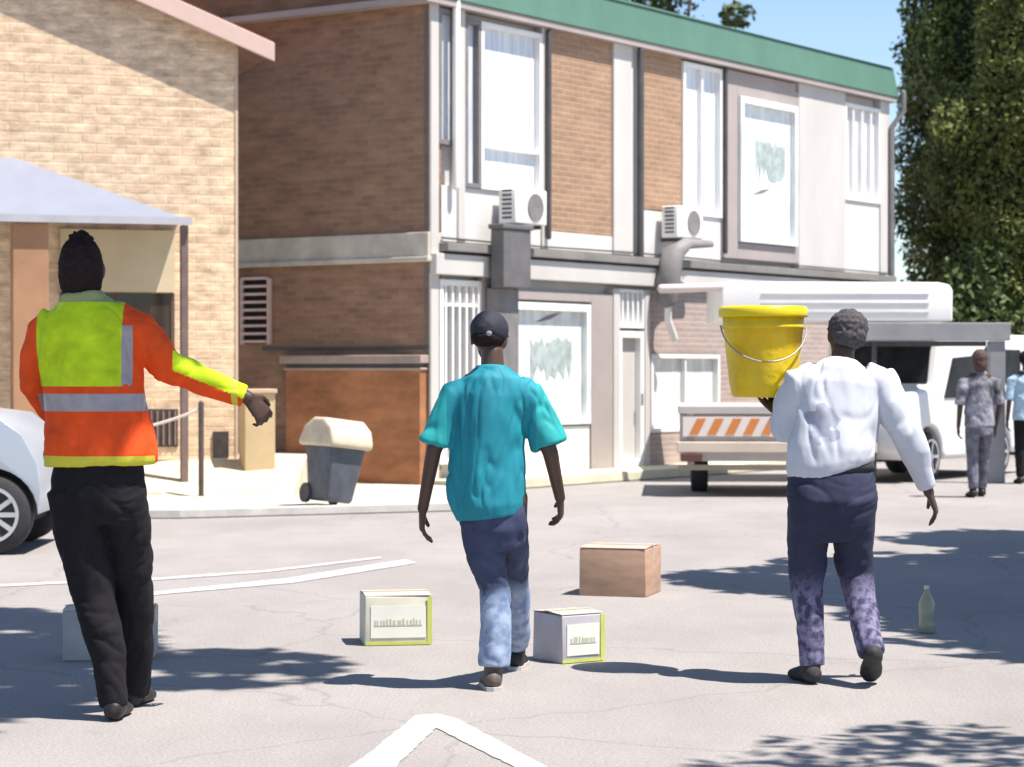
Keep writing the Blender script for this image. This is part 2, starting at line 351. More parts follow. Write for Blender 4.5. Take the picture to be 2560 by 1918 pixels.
# taupe recess with the bright glazed panel
m = MB(); m.box(6.9, 7.36, .0, .12, 3.02, 5.72); m.box(9.13, 9.3, .0, .12, 3.02, 5.6); m.box(7.36, 9.13, .0, .12, 3.02, 3.26); m.box(7.36, 9.13, .0, .12, 5.38, 5.72)
m.build('door_surround', taupe, office, bevel=.008)
def poster(win, a, b_, z0, z1, y, sl):
    # a grey printed patch of upright strokes on the white sheet, and a slanting stroke apart from it
    rp = random.Random(int(a * 10)); ink = mat('poster_ink', (.36, .42, .41), .6, .25, 9)
    m = MB(); pts = []; n = 15
    up = [(a + (b_ - a) * i / n, z1 - rp.uniform(0, .10) * (1 + (i % 2))) for i in range(n + 1)]; dn = [(a + (b_ - a) * i / n, z0 + rp.uniform(0, .16) * (1 + (i % 2))) for i in range(n + 1)][::-1]
    m.prism(up + dn, y, y + .002); m.build('poster_print', ink, win)
    x0, x1, q0, q1 = sl
    m = MB(); m.prism([(x0, q0), (x0 + (x1 - x0) * .5, q0 + (q1 - q0) * .7), (x1, q1), (x0 + (x1 - x0) * .6, q0 + (q1 - q0) * .35)], y, y + .002); m.build('poster_stroke', midg, win)
pw = window(7.37, 9.12, 3.27, 5.37, n=1, fm=bright, pm=bright, fw=.1, y=-.02)
poster(pw, 7.95, 8.85, 4.18, 4.82, .030, (7.85, 8.4, 3.98, 4.10))
# string course along the facade, slab edge and dark line
m = MB(); m.box(.16, Lf, -.14, .12, 2.83, 2.93); m.build('ledge', mat('ledge_grey', (.20, .19, .18), .8, .15, 2), office, bevel=.01)
m = MB(); m.box(.0, Lf, -.09, .12, 2.55, 2.80); m.build('beam', cream, office, bevel=.01)
# ground floor
m = MB(); m.box(1.03, 1.62, -.02, .12, .13, 2.55); m.box(3.46, 3.98, -.02, .12, .13, 2.42); m.box(1.62, 3.46, -.02, .12, 2.30, 2.42)
m.build('door_surround', taupe, office, bevel=.008)
d = window(1.65, 3.44, .72, 2.27, n=1, fm=bright, pm=bright, fw=.1, y=-.0, name='door')
poster(d, 2.15, 3.10, 1.26, 1.86, .050, (2.25, 2.85, 2.02, 2.16))
m = MB(); m.box(1.65, 3.44, .0, .115, .13, .70); m.build('kick_panel', white, d, bevel=.01)
w = window(.18, 1.02, .30, 2.5, n=6, fm=white, pm=midg, fw=.07, trans=2.2)
for t0, t1 in ((3.99, 4.14), (4.78, 4.90)):
    m = MB(); m.box(t0, t1, -.03, .12, .13, 2.5); m.build('pilaster', cream, office, bevel=.01)
window(4.14, 4.78, 1.98, 2.5, n=5, fm=white, pm=curt, fw=.04)
d = window(4.14, 4.78, .13, 1.94, n=1, fm=white, pm=cream, fw=.09, name='door')
m = MB(); m.tube([(4.68, -.04, .95), (4.68, -.04, 1.1)], .012, n=8); m.build('handle', dark, d, smooth=True)
m = MB(); m.box(4.9, 4.96, .0, .12, .13, 2.5); m.box(6.85, 11.9, .0, .12, .13, 2.5); m.box(4.96, 6.85, .0, .12, .13, .56); m.box(4.96, 6.85, .0, .12, 1.65, 2.5)
m.build('brick_panel', brick('pinkish_brick', (.42, .33, .295), (.37, .29, .26), (.45, .385, .35), axis='XZ', stain=.2), office)
window(4.97, 6.84, .57, 1.64, n=2, fm=white, pm=bright, fw=.06)
# fascia and roof
gr = mat('green_metal', (.085, .175, .125), .45, .10, 1.5, spec=.5, stretch=(1, 1, .3))
m = MB(); fv = m.box(-.30, Lf + .12, -.12, .2, 5.82, 6.29)
for v in fv:
    if v.co.z > 6: v.co.y += .10
    if v.co.z > 6 and v.co.x < 1: v.co.z += .08
m.build('fascia', gr, office, bevel=.01)
m = MB(); m.box(-.2, Lf + .1, -.10, Dg + .2, 5.74, 5.815); m.build('soffit', taupe, office)
m = MB(); rv = m.prism([(-.05, 6.30), (4.5, 7.3), (Dg + .3, 6.30)], -.35, Lf + .1, axis='X'); m.build('roof', gr, office)
m = MB(); m.tube([(Lf + .1, -.2, 5.9), (Lf + .12, -.2, 5.6), (Lf - .02, -.06, 5.35), (Lf - .02, -.06, .2)], .045, n=10); m.build('downpipe', midg, office, smooth=True)
m = MB()
m.tube([(4.60, -.06, 5.7), (4.60, -.06, 2.95)], .05, n=10)
m.build('downpipe', dark, office, smooth=True)
m = MB(); m.tube([(2.42, -.05, 5.7), (2.42, -.05, 3.1)], .035, n=10); m.build('downpipe', dark, office, smooth=True)
m = MB(); m.tube([(.42, -.07, 5.8), (.42, -.07, 4.2), (.42, -.07, 3.6)], .05, n=10); m.build('downpipe', white, office, smooth=True)
m = MB(); m.tube([(6.94, -.04, 5.7), (6.94, -.04, 3.1)], .03, n=8); m.build('downpipe', dark, office, smooth=True)
m = MB(); m.box(1.02, 1.60, -.34, -.145, 2.42, 3.13); m.box(.98, 1.64, -.36, -.13, 3.13, 3.19); m.build('duct_box', mat('duct_grey', (.13, .125, .125), .6, .15, 4), office, bevel=.012)
m = MB(); m.box(1.08, 1.54, -.20, -.03, .2, 2.42); m.build('duct', midg, office, bevel=.012)
m = MB(); m.tube([(5.9, -.40, 3.16), (5.3, -.36, 3.14), (5.05, -.30, 3.0), (4.98, -.26, 2.6), (4.98, -.24, 2.35)], [(.04, .05), (.07, .10), (.12, .16), (.13, .18), (.10, .14)], n=12, side=(1, 0, 0)); m.build('rain_hood', midg, office, smooth=True)
m = MB(); m.tube([(5.02, -.24, 2.35), (5.05, -.22, 2.1), (5.22, -.2, 1.9), (5.25, -.2, 1.85)], .05, n=10); m.build('spout', white, office, smooth=True)
m = MB(); m.tube([(.2, -.02, 2.99), (2.2, -.03, 2.975), (4.4, -.03, 2.99), (6.9, -.03, 2.97), (9.5, -.03, 2.99), (12.2, -.02, 2.98)], .012, n=6); m.build('cable', dark, office)
m = MB(); m.tube([(1.72, -.05, 3.14), (1.9, -.05, 3.0), (1.9, -.05, 2.96)], .012, n=6); m.build('cable', dark, office)
# louvred vent on the brick gable, ledge and rust coloured low wall
def gable_s(x):   # distance back along the gable at picture column
    k = (x - 1106.) / 5000.; return (k * 27.3 + .96) / (-.82 - k * .572)
m = MB()
v0, v1 = 2.50, 2.90
m.box(-.05, .0, v0 - .04, v0, 1.74, 2.56); m.box(-.05, .0, v1, v1 + .04, 1.74, 2.56)
for i in range(9):
    z = 1.76 + i * .098; m.box(-.075, .0, v0, v1, z, z + .032)
lv = m.build('louvre', mat('pink_slats', (.62, .46, .42), .7, .1, 3), office)
m = MB(); m.box(-.012, .0, v0, v1, 1.75, 2.55); m.build('vent_opening', mat('vent_black', (.02, .018, .018), .9, .1, 3), lv)
# low coped wall in front of the gable
rust = mat('rust_board', (.35, .155, .075), .8, .3, 1.6, bump=.2, stretch=(1, 1, 2.4), spec=.2)
loww = thing('low_wall', 'rust orange low wall under a pale coping at foot of brown brick gable', 'wall', (C0.x, C0.y, 0), RZ)
m = MB(); m.box(-.13, -.004, .06, 2.12, .02, 1.42); m.build('panel', rust, loww)
m = MB(); m.box(-.17, -.004, .02, 2.2, 1.50, 1.60); m.box(-.14, -.004, .04, 2.16, 1.42, 1.45); m.build('coping', mat('coping_grey', (.34, .27, .24), .85, .15, 4), loww, bevel=.01)
m = MB(); m.box(-.11, -.006, .06, 2.13, 1.45, 1.50); m.build('shadow_gap', dark, loww)
m = MB(); m.box(-.02, -.004, .02, 2.6, 1.66, 1.70); m.build('trim', dark, loww)

# air conditioners
def aircon(t0, z0, label, w=.68, h=.43, dp=.26):
    o = thing('air_conditioner', label, 'air conditioner', tuple(C0 + U * t0) [:2] + (z0,), RZ, 'air conditioners hung on the cream facade')
    m = MB(); m.box(0, w, -dp - .06, -.06, 0, h); m.build('casing', white, o, bevel=.02, seg=3)
    m = MB(); m.lathe([(.17, 0), (.17, .012)], 24); 
    g = m.build('fan_grille', midg, o); g.rotation_euler = (R(90), 0, 0); g.location = (w * .62, -dp - .062, h * .5)
    m = MB(); 
    for i in range(7): m.box(-.008, 0, -dp, -.12, .06 + i * .055, .085 + i * .055)
    m.build('side_grille', dark, o)
    for q in (.1, w - .14):
        m = MB(); m.box(q, q + .04, -dp - .05, .0, -.05, -.004); m.build('bracket', dark, o)
    return o
aircon(1.30, 3.21, 'white air conditioner above the dark grey duct box, left of the tall tan panel')
aircon(5.14, 3.22, 'white air conditioner above the grey rain hood, right of the dark downpipe')

# ------------------------------------------------------------ left building (local: x to the right along wall, -y outside)
P0 = Vector((-3.148, 26.5, 0)); RL = math.atan2(.3, .954)
def slope(x): return 5.31 - .40 * x
lb = thing('brick_building', 'sunlit tan brick building with pink verge board and sloping blue grey porch roof', 'building', (P0.x, P0.y, 0), RL)
tanb = brick('tan_rough_brick', (.80, .60, .41), (.68, .49, .33), (.76, .58, .41), axis='XZ', bw=.32, bh=.11, ms=.014, stain=.5, sscale=1.9)
m = MB(); m.prism([(-6, .4), (0, .4), (0, slope(0) - .135), (-3, slope(-3) - .135), (-6, slope(0) - .135)], 0, .3); m.build('wall', tanb, lb)
m = MB(); m.box(-.02, .0 + .012, -.012, .32, .4, 5.12); m.build('corner_strip', mat('peach_plaster', (.55, .42, .31), .9, .08, 3), lb)
# verge roof: slab running along the slope
pink = mat('pink_board', (.62, .45, .39), .7, .06, 2)
m = MB(); m.prism([(.40, slope(.40)), (.40, slope(.40) - .21), (-3, slope(-3) - .23), (-3, slope(-3))], -.21, -.17); m.build('verge_board', pink, lb, bevel=.008)
m = MB(); m.prism([(.38, slope(.38) + .02), (.38, slope(.38) - .13), (-3, slope(-3) - .13), (-3, slope(-3) + .02)], -.168, 6); m.build('roof', mat('roof_brown', (.22, .13, .09), .85, .2, 3), lb)
# porch: hipped sheet roof, posts, beam, brown pier, cream panel, dark window
pg = mat('blue_grey_sheet', (.20, .22, .28), .5, .07, 2, spec=.5)
m = MB(); b = m.bm
Z0, Z1 = 3.06, 3.78
A = [b.verts.new(c) for c in ((-.69, -.95, Z0), (-.69, -.0, Z0), (-4, -.0, Z0), (-4, -.95, Z0), (-2.5, -.0, Z1 - .0), (-4, -.0, Z1))]
b.faces.new((A[0], A[4], A[5], A[3])); b.faces.new((A[0], A[1], A[4])); b.faces.new((A[0], A[3], A[2], A[1]))
b.faces.new((A[1], A[2], A[5], A[4])); b.faces.new((A[2], A[3], A[5]))
m.build('porch_roof', pg, lb)
m = MB(); m.box(-4, -.68, -.99, -.95, Z0 - .05, Z0 + .03); m.build('gutter', mat('gutter_grey', (.42, .42, .46), .6, .1, 3), lb)
m = MB(); m.box(-.79, -.71, -.92, -.82, .1, Z0 - .05); m.build('post', mat('post_brown', (.16, .11, .10), .7, .2, 5), lb, bevel=.008)
m = MB(); m.box(-2.60, -2.22, -.9, -.6, .1, Z0 - .05); m.build('pier', mat('brown_render', (.36, .20, .115), .9, .12, 2, bump=.3), lb, bevel=.01)
m = MB(); m.box(-2.0, -.72, -.06, -.002, 2.30, 3.0); m.build('lintel_panel', mat('cream_panel', (.55, .46, .31), .8, .08, 2), lb)
w_ = MB(); 
for a in (-2.0, -1.38, -.76): w_.box(a, a + .04, -.03, -.001, 1.66, 2.29)
w_.box(-1.96, -.76, -.028, -.001, 1.66, 1.70)
w = w_.build('window', mat('brown_frame', (.10, .06, .045), .7, .1, 5), lb)
m = MB(); m.box(-1.98, -.74, -.014, -.001, 1.68, 2.29); m.build('pane', mat('dark_glass', (.035, .025, .02), .15, .5, 2, spec=.5), w)
m = MB(); m.box(-1.15, -.68, -.02, -.001, .55, .98)
cw = m.build('cellar_window', mat('cellar_black', (.05, .04, .04), .8, .3, 10), lb)
m = MB()
for i in range(7): m.box(-1.13 + i * .068, -1.11 + i * .068, -.035, -.02, .57, .96)
m.build('grille', mat('rusty_bars', (.22, .15, .13), .8, .2, 20), cw)
m = MB(); m.box(-.28, -.10, -.03, -.002, .42, .72); m.build('plinth_vent', mat('cellar_black', 0), lb)
# pillar at the gap between the buildings
pil = thing('gate_pillar', 'short tan plastered pillar in the gap between the two brick buildings', 'pillar', (-3.03, 26.0, .0), RL)
m = MB(); m.box(-.005, .34, -.18, .18, .2, 1.16); m.build('shaft', mat('tan_plaster', (.50, .38, .22), .9, .1, 2, bump=.3), pil, bevel=.01)
m = MB(); m.box(-.03, .36, -.21, .21, 1.16, 1.21); m.build('cap', mat('tan_cap', (.48, .36, .25), .9, .1, 2), pil, bevel=.01)

# chain railing
rail = thing('chain_railing', 'thin dark post with a sagging white chain in front of the tan building', 'railing', (-3.33, 24.8, .05), 0)
for x in (0, -2.45):
    m = MB(); m.tube([(x, 0, .0), (x, 0, 1.02)], .03, n=10); m.build('post', mat('post_iron', (.10, .075, .07), .6, .2, 8, metal=.3), rail, smooth=True)
m = MB(); pts = []
for i in range(25):
    f = i / 24; pts.append((-2.45 * f, 0, .96 - .30 * 4 * f * (1 - f) * .9 - .0))
m.tube(pts, .016, n=8); m.build('chain', mat('white_chain', (.62, .52, .46), .6, .1, 30, bump=.5, bscale=90), rail, smooth=True)

# wheelie bin
bn = thing('wheelie_bin', 'dark grey wheelie bin with a domed cream lid beside the rust orange wall', 'bin', (-1.86, 22.95, .07), R(38))
m = MB(); vv = m.box(-.26, .26, -.28, .28, .03, .60)
for v in vv:
    if v.co.z < .3: v.co.x *= .74; v.co.y *= .72
m.build('body', mat('bin_grey', (.09, .10, .12), .5, .25, 6), bn, bevel=.04, seg=4)
m = MB()
m.prism([(-.34, .58), (.36, .58), (.36, .63), (.27, .78), (.10, .87), (-.12, .87), (-.28, .78), (-.34, .66)], -.31, .31, axis='X')
m.build('lid', mat('cream_lid', (.66, .57, .42), .5, 0, 5, spec=.4, col2=(.52, .44, .32)), bn, bevel=.05, seg=4)
for s_ in (-1, 1):
    m = MB(); m.lathe([(.10, -.025), (.10, .025)], 20); w = m.build('wheel', dark, bn); w.rotation_euler = (0, R(90), 0); w.location = (s_ * .21, .22, .10)
m = MB(); m.tube([(-.2, .33, .60), (-.2, .37, .62), (.2, .37, .62), (.2, .33, .60)], .014, n=8); m.build('handle', dark, bn, smooth=True)
bn.location.x += .05; bn.location.z += .015; bn.rotation_euler = (R(1), R(7), R(40)); bn.scale = (.82, .84, .98)

# ------------------------------------------------------------ vehicles
def wheel(parent, x, y, r, w=.2, spokes=10, face=-1):
    m = MB(); m.lathe([(r * .66, -w / 2), (r * .93, -w / 2), (r, -w / 2 + .03), (r, w / 2 - .03), (r * .93, w / 2), (r * .66, w / 2)], 40)
    t = m.build('wheel', mat('tyre_rubber', (.035, .033, .035), .8, .2, 20), parent, smooth=True)
    t.rotation_euler = (R(90), 0, 0); t.location = (x, y, r)
    m = MB(); m.bm.free(); m.bm = bmesh.new()
    z = w / 2 * 1.0 + .004
    ro, ri = r * .70, r * .62
    n = 40
    rings = [[m.bm.verts.new((q * math.cos(2 * math.pi * i / n), q * math.sin(2 * math.pi * i / n), zz)) for i in range(n)] for q, zz in ((ro, z - .01), (ro, z + .012), (ri, z + .012), (ri, z - .03))]
    for a, b in zip(rings, rings[1:]):
        for i in range(n): m.bm.faces.new((a[i], a[(i + 1) % n], b[(i + 1) % n], b[i]))
    for i in range(spokes):
        M = Matrix.Rotation(2 * math.pi * i / spokes, 4, 'Z')
        v = m.box(.03, ri + .005, -.018, .018, z - .02, z + .008, M)
    m.lathe([(r * .17, z - .03), (r * .17, z + .014), (r * .06, z + .02)], 20)
    rm = m.build('rim', mat('alloy', (.62, .63, .66), .3, .08, 8, metal=.7), t)
    m = MB(); m.lathe([(ri, z - .05), (ri, z - .035)], 30); m.build('brake_disc', mat('well_black', (.015, .015, .017), .8, .1, 5), t)
    return t
def arch_profile(pts, wheels, r, zb):
    """profile list (x,z) clockwise from lower rear...; inserts wheel arches on the underside from front to back"""
    out = list(pts)
    for wx in wheels:
        for k in range(0, 13):
            a = math.pi * (12 - k) / 12 * 1.0
            out.append((wx + r * math.cos(math.pi - a) * 1.0, max(zb, r * .0 + .31 + r * math.sin(a))) if 0 else (wx + r * math.cos(math.pi * k / 12), .30 + r * math.sin(math.pi * k / 12)))
    return out
silver = mat('silver_paint', (.46, .50, .56), .28, .02, 1, metal=.35, spec=.6)
car = thing('parked_car', 'silver hatchback with multi spoke alloy wheel parked at left edge of frame', 'car', (-4.00, 17.75, 0), R(2))
top = [(.31, .30), (.37, .34), (.385, .50), (.355, .70), (.24, .92), (.04, 1.07), (-.45, 1.14), (-1.05, 1.14), (-2.9, 1.12), (-3.25, 1.05), (-3.32, .6), (-3.28, .26)]
prof = []
prof += [(.345 if 0 else .36 * math.cos(0), .30)]
ring = lambda wx: [(wx - .36 * math.cos(math.pi * k / 14), .31 + .36 * math.sin(math.pi * k / 14)) for k in range(15)]
under = [(-3.28, .26)] + ring(-2.55) + [(-2.1, .24), (-.45, .24)] + ring(0)
under = [p for p in under]
outline = under + [(.37, .33)] + top[2:-1]
m = MB(); m.prism(outline, 0, 1.62); m.build('body', silver, car, bevel=.07, seg=4)
m = MB(); v = m.prism([(-.50, 1.12), (-1.15, 1.50), (-2.7, 1.50), (-3.15, 1.12)], .10, 1.52)
for q in v:
    if q.co.z > 1.3: q.co.y += .12 if q.co.y < .8 else -.12
m.build('cabin', silver, car, bevel=.05, seg=3)
m = MB(); v = m.prism([(-.72, 1.16), (-1.2, 1.44), (-1.8, 1.44), (-1.8, 1.16)], .085, .12); m.prism([(-1.88, 1.16), (-1.88, 1.44), (-2.6, 1.44), (-2.95, 1.16)], .085, .12)
m.build('side_window', glass, car)
m = MB(); m.ell((.20, .06, .80), (.13, .06, .06), (0, R(35), 0)); m.build('headlight', mat('lamp_glass', (.7, .72, .75), .1, .05, 5), car, smooth=True)
for x in (0, -2.55):
    for y, f in ((.10, 1), (1.52, -1)):
        w = wheel(car, x, y, .31, .2); 
        if f < 0: w.rotation_euler = (R(-90), 0, 0)
m = MB(); m.box(-3.2, .2, .15, 1.5, .22, .75); m.build('underbody', mat('well_black', 0), car)

van = thing('white_van', 'white van with dark side windows parked under the white canopy', 'van', (5.45, 31.0, 0), RZ)
ring2 = lambda wx: [(wx - .38 * math.cos(math.pi * k / 14), .32 + .38 * math.sin(math.pi * k / 14)) for k in range(15)]
outline = [(-2.1, .40), (-1.95, .28)] + ring2(-1.38) + [(-.9, .28), (.4, .28)] + ring2(.86) + [(1.9, .28), (2.12, .45), (2.14, 1.0), (2.05, 1.55), (2.0, 1.84), (1.8, 1.90), (-.9, 1.90), (-1.08, 1.84), (-1.22, 1.22), (-2.02, 1.12), (-2.12, .9)]
vw = mat('van_white', (.74, .74, .74), .35, .03, 1, spec=.5)
m = MB(); m.prism(outline, -.80, .80); m.build('body', vw, van, bevel=.06, seg=4)
def vwin(pts, nm='side_window'):
    m = MB(); m.prism(pts, -.822, -.79); return m.build(nm, mat('van_glass', (.018, .02, .022), .45, .5, 3, spec=.12), van, bevel=.02)
vwin([(-.98, 1.06), (-.72, 1.58), (.12, 1.62), (.12, 1.06)]); vwin([(.22, 1.0), (.22, 1.66), (.36, 1.74), (.56, 1.72), (.68, .98)]); vwin([(.90, 1.24), (.90, 1.70), (1.5, 1.70), (1.5, 1.24)]); vwin([(1.66, 1.26), (1.66, 1.68), (1.88, 1.66), (1.94, 1.26)])
m = MB(); v = m.prism([(-1.235, 1.26), (-1.13, 1.74), (-1.09, 1.74), (-1.19, 1.22)], -.68, .68); m.build('windscreen', mat('van_glass', 0), van)
m = MB(); m.box(-.25, .42, -.815, -.80, .40, .93); m.build('door', vw, van, bevel=.01)
for x in (-1.38, .86):
    for y, f in ((-.70, 1), (.70, -1)):
        w = wheel(van, x, y, .32, .2, 5)
        if f < 0: w.rotation_euler = (R(-90), 0, 0)
m = MB(); m.box(-1.8, 1.9, -.55, .55, .26, .6); m.build('underbody', mat('well_black', 0), van)

# carport canopy in front of the far end of the facade
cp = thing('carport', 'white ribbed canopy on grey steel beam and post above the white van', 'canopy', (2.62, 29.0, 0), 0)
m = MB()
m.prism([(0, 2.03), (2.9, 2.03), (2.9, 2.42), (2.86, 2.49), (2.72, 2.52), (.10, 2.53), (.0, 2.49)], 0, 2.2)
m.build('roof_panel', white, cp, bevel=.03, seg=3)
m = MB()
for i in range(3): m.box(.5, 2.6, -.012, .0, 2.13 + i * .115, 2.15 + i * .115)
m.build('rib', mat('rib_grey', (.45, .45, .47), .6, .1, 3), cp)
m = MB(); m.tube([(.02, .05, 2.46), (-.75, .05, 2.44)], .055, n=12); m.build('awning_arm', mat('arm_pink', (.60, .52, .50), .6, .08, 3), cp, smooth=True)
m = MB(); m.box(1.75, 3.62, -.03, .17, 1.79, 2.015); m.build('beam', mat('beam_grey', (.26, .26, .27), .6, .1, 3), cp, bevel=.01)
m = MB(); m.box(1.76, 3.34, .10, .18, 1.72, 1.785); m.build('beam', dark, cp)
m = MB(); m.box(3.36, 3.56, 0, .16, 0, 1.785); m.build('post', mat('beam_grey', 0), cp, bevel=.01)
m = MB(); m.box(1.90, 1.95, .02, .08, 0, 1.785); m.build('post', dark, cp)

# flatbed trailer with striped board
tr = thing('flatbed_trailer', 'low pale trailer with orange and white striped rear board behind the bucket carrier', 'trailer', (1.86, 25.9, 0), R(-4))
palep = mat('trailer_pale', (.46, .42, .40), .7, .1, 2)
m = MB(); m.box(0, 2.2, 0, 2.6, .93, 1.02); m.build('deck', palep, tr, bevel=.01)
m = MB(); m.box(.02, 2.18, .03, 2.55, .40, .925); m.build('tub', palep, tr, bevel=.02)
m = MB(); m.box(.05, 2.15, -.02, .02, .68, .90); sb = m.build('striped_board', mat('board_white', (.72, .64, .58), .6, .05, 3), tr)
m = MB()
for i in range(10):
    x = .12 + i * .2; m.prism([(x, .70), (x + .10, .70), (x + .19, .88), (x + .09, .88)], -.026, -.021)
m.build('stripe', mat('stripe_orange', (.62, .22, .06), .6, .06, 5), sb)
m = MB(); m.box(-.02, 2.2, -.05, .05, .50, .62); m.build('bumper', mat('bumper_cream', (.60, .50, .40), .7, .1, 2), tr, bevel=.01)
m = MB(); m.box(.0, 2.1, .05, .12, .30, .36); m.box(.1, .18, .02, .1, .34, .95); m.box(1.9, 1.98, .02, .1, .34, .95); m.build('crossbar', mat('rail_tan', (.34, .28, .22), .7, .1, 3), tr)
for x in (.03, 1.85):
    m = MB(); m.box(x, x + .24, -.07, -.045, .40, .49); m.build('tail_light', mat('lamp_dark', (.12, .05, .04), .4, .1, 3), tr, bevel=.01)
for x in (.25, 1.95):
    for y in (1.3, 1.95):
        m = MB(); m.lathe([(.2, -.1), (.28, -.09), (.28, .09), (.2, .1)], 28); w = m.build('wheel', mat('tyre_rubber', 0), tr, smooth=True); w.rotation_euler = (0, R(90), 0); w.location = (x, y, .28)

# ------------------------------------------------------------ boxes on the asphalt
def carton(name, label, x, y, w, dpt, h, rz, mt, lidmt, labelmt=None, edge=None, text=None):
    o = thing(name, label, 'box', (x, y, 0), R(rz), 'boxes standing on the asphalt')
    m = MB(); v = m.box(-w / 2, w / 2, -dpt / 2, dpt / 2, .001, h)
    for q in v: q.co += Vector((random.uniform(-.004, .004), random.uniform(-.004, .004), 0 if q.co.z < .01 else random.uniform(-.004, .004)))
    m.build('carton', mt, o, bevel=.006, seg=3)
    for s_ in (-1, 1):
        m = MB(); v = m.box(-w / 2 + .002, w / 2 - .002, min(s_ * .003, s_ * dpt / 2), max(s_ * .003, s_ * dpt / 2), h + .001, h + .005)
        for q in v:
            if abs(q.co.y) < .01: q.co.z += .008
        m.build('flap', lidmt, o)
    m = MB(); m.box(-w / 2 - .001, w / 2 + .001, -.024, .024, h + .0135, h + .0150); m.box(w / 2 + .0005, w / 2 + .002, -.024, .024, h * .72, h + .01); m.build('packing_tape', mat('packing_tape', (.50, .42, .30), .35, .08, 6, spec=.5), o)
    if labelmt:
        m = MB(); m.box(-w / 2 + .03, w / 2 - .03, -dpt / 2 - .0065, -dpt / 2 - .0035, h * .16, h * .80)
        lb_ = m.build('printed_label', labelmt, o)
        m = MB(); rnd = random.Random(len(label))
        xx = -w / 2 + .05
        while xx < w / 2 - .06:
            ww = rnd.uniform(.004, .012)
            if True: m.box(xx, xx + ww, -dpt / 2 - .0085, -dpt / 2 - .0066, h * .42, h * (.42 + rnd.choice((.10, .10, .13))))
            xx += ww + rnd.uniform(.004, .012)
        m.box(-w / 2 + .045, w / 2 - .05, -dpt / 2 - .0080, -dpt / 2 - .0066, h * .40, h * .425)
        m.build('print', mat('faint_print', (.48, .47, .36), .8, .1, 10), lb_)
    if edge:
        m = MB(); e = .012
        m.box(w / 2 - .022, w / 2 + .003, -dpt / 2 - .006, -dpt / 2 - .0035, .004, h - .004); m.box(-w / 2 + .004, w / 2 - .023, -dpt / 2 - .006, -dpt / 2 - .0035, .004, .02)
        m.build('edge_tape', edge, o)
    return o
cr_w = mat('carton_cream', (.58, .56, .46), .75, .08, 6)
cr_w2 = mat('carton_top', (.52, .48, .42), .8, .08, 6)
cr_t = mat('carton_tan', (.42, .27, .185), .85, .16, 5, stretch=(1, 1, 3))
lab_w = mat('label_white', (.74, .74, .66), .6, .04, 6)
lime = mat('lime_tape', (.50, .54, .12), .6, .1, 10)
carton('storage_box', 'cream box with white label and lime edge, left of the turquoise shirt walker\'s legs', -.61, 12.08, .345, .30, .255, 9, cr_w, cr_w2, lab_w, lime)
carton('storage_box', 'pale box turned cornerwise with lime edges, right of the turquoise shirt walker\'s legs', .275, 11.34, .25, .25, .235, 33, mat('carton_grey', (.42, .40, .43), .8, .08, 6), cr_w2, lab_w, lime)
carton('cardboard_box', 'large brown cardboard box with pinkish top, farthest box on the asphalt', 0.69, 14.72, .43, .42, .30, -17, cr_t, mat('carton_pink', (.50, .36, .31), .85, .1, 5))
carton('storage_box', 'plain grey box in the shade behind the legs of the hi-vis jacket wearer', -1.985, 11.45, .44, .30, .245, 4, mat('carton_pale_grey', (.40, .40, .38), .8, .1, 6), cr_w2)

bo = thing('plastic_bottle', 'pale green plastic bottle standing in the tree shade right of the white shirt walker', 'bottle', (2.24, 12.5, 0), 0); bo.scale = (.85, .85, .95)
m = MB(); m.lathe([(.04, 0), (.052, .01), (.052, .05), (.048, .07), (.05, .09), (.05, .17), (.03, .215), (.016, .235), (.016, .25)], 20); m.build('bottle_body', mat('bottle_green', (.27, .29, .22), .25, .1, 8), bo, smooth=True)
m = MB(); m.lathe([(.018, .25), (.018, .27)], 16); m.build('cap', mat('bottle_cap', (.50, .50, .40), .5, .1, 8), bo)

# ------------------------------------------------------------ vegetation
def leaves(name, pts, size, m, parent, rnd, up=.0, out=0):
    """many small leaf faces, one mesh"""
    vs = []; fs = []; k = 0
    for p in pts:
        n = Vector((rnd.gauss(0, 1), rnd.gauss(0, 1), rnd.gauss(0, 1) + up)); n += Vector((p[0], p[1], .3)).normalized() * out; n.normalize(); u = n.orthogonal().normalized()
        u = (Matrix.Rotation(rnd.uniform(0, 6.28), 3, n) @ u); v = n.cross(u)
        s = size * rnd.uniform(.55, 1.35); w = s * rnd.uniform(.35, .6); p = Vector(p)
        vs += [p - u * s, p + v * w, p + u * s, p - v * w]; fs.append((k, k + 1, k + 2, k + 3)); k += 4
    me = bpy.data.meshes.new(name); me.from_pydata([tuple(v) for v in vs], [], fs)
    return link(name, me, m, parent)
def lump(a, z, seed):
    return .7 * noise.noise(Vector((math.cos(a) * 2.0 + seed, math.sin(a) * 2.0, z * .55))) + .6 * noise.noise(Vector((math.cos(a) * 3 + seed, math.sin(a) * 3, z * 1.3 + 9)))
rnd = random.Random(3)
bark = mat('bark', (.16, .115, .08), .95, .25, 12, bump=.8, bscale=30)
cyp = thing('cypress_tree', 'tall dense dark green cypress rising behind the right end of the building', 'tree', (9.45, 42, 0), 0)
m = MB(); m.tube([(0, 0, -.1), (0, 0, 4), (.05, 0, 11)], [.28, .2, .06], n=12); m.build('trunk', bark, cyp, smooth=True)
def cr_r(z): 
    f = (z - .6) / 12.5
    return 2.25 * min(1, (f * 5 + .45)) * max(.08, (1 - max(0, f - .55) / .47)) ** .8
pts = []
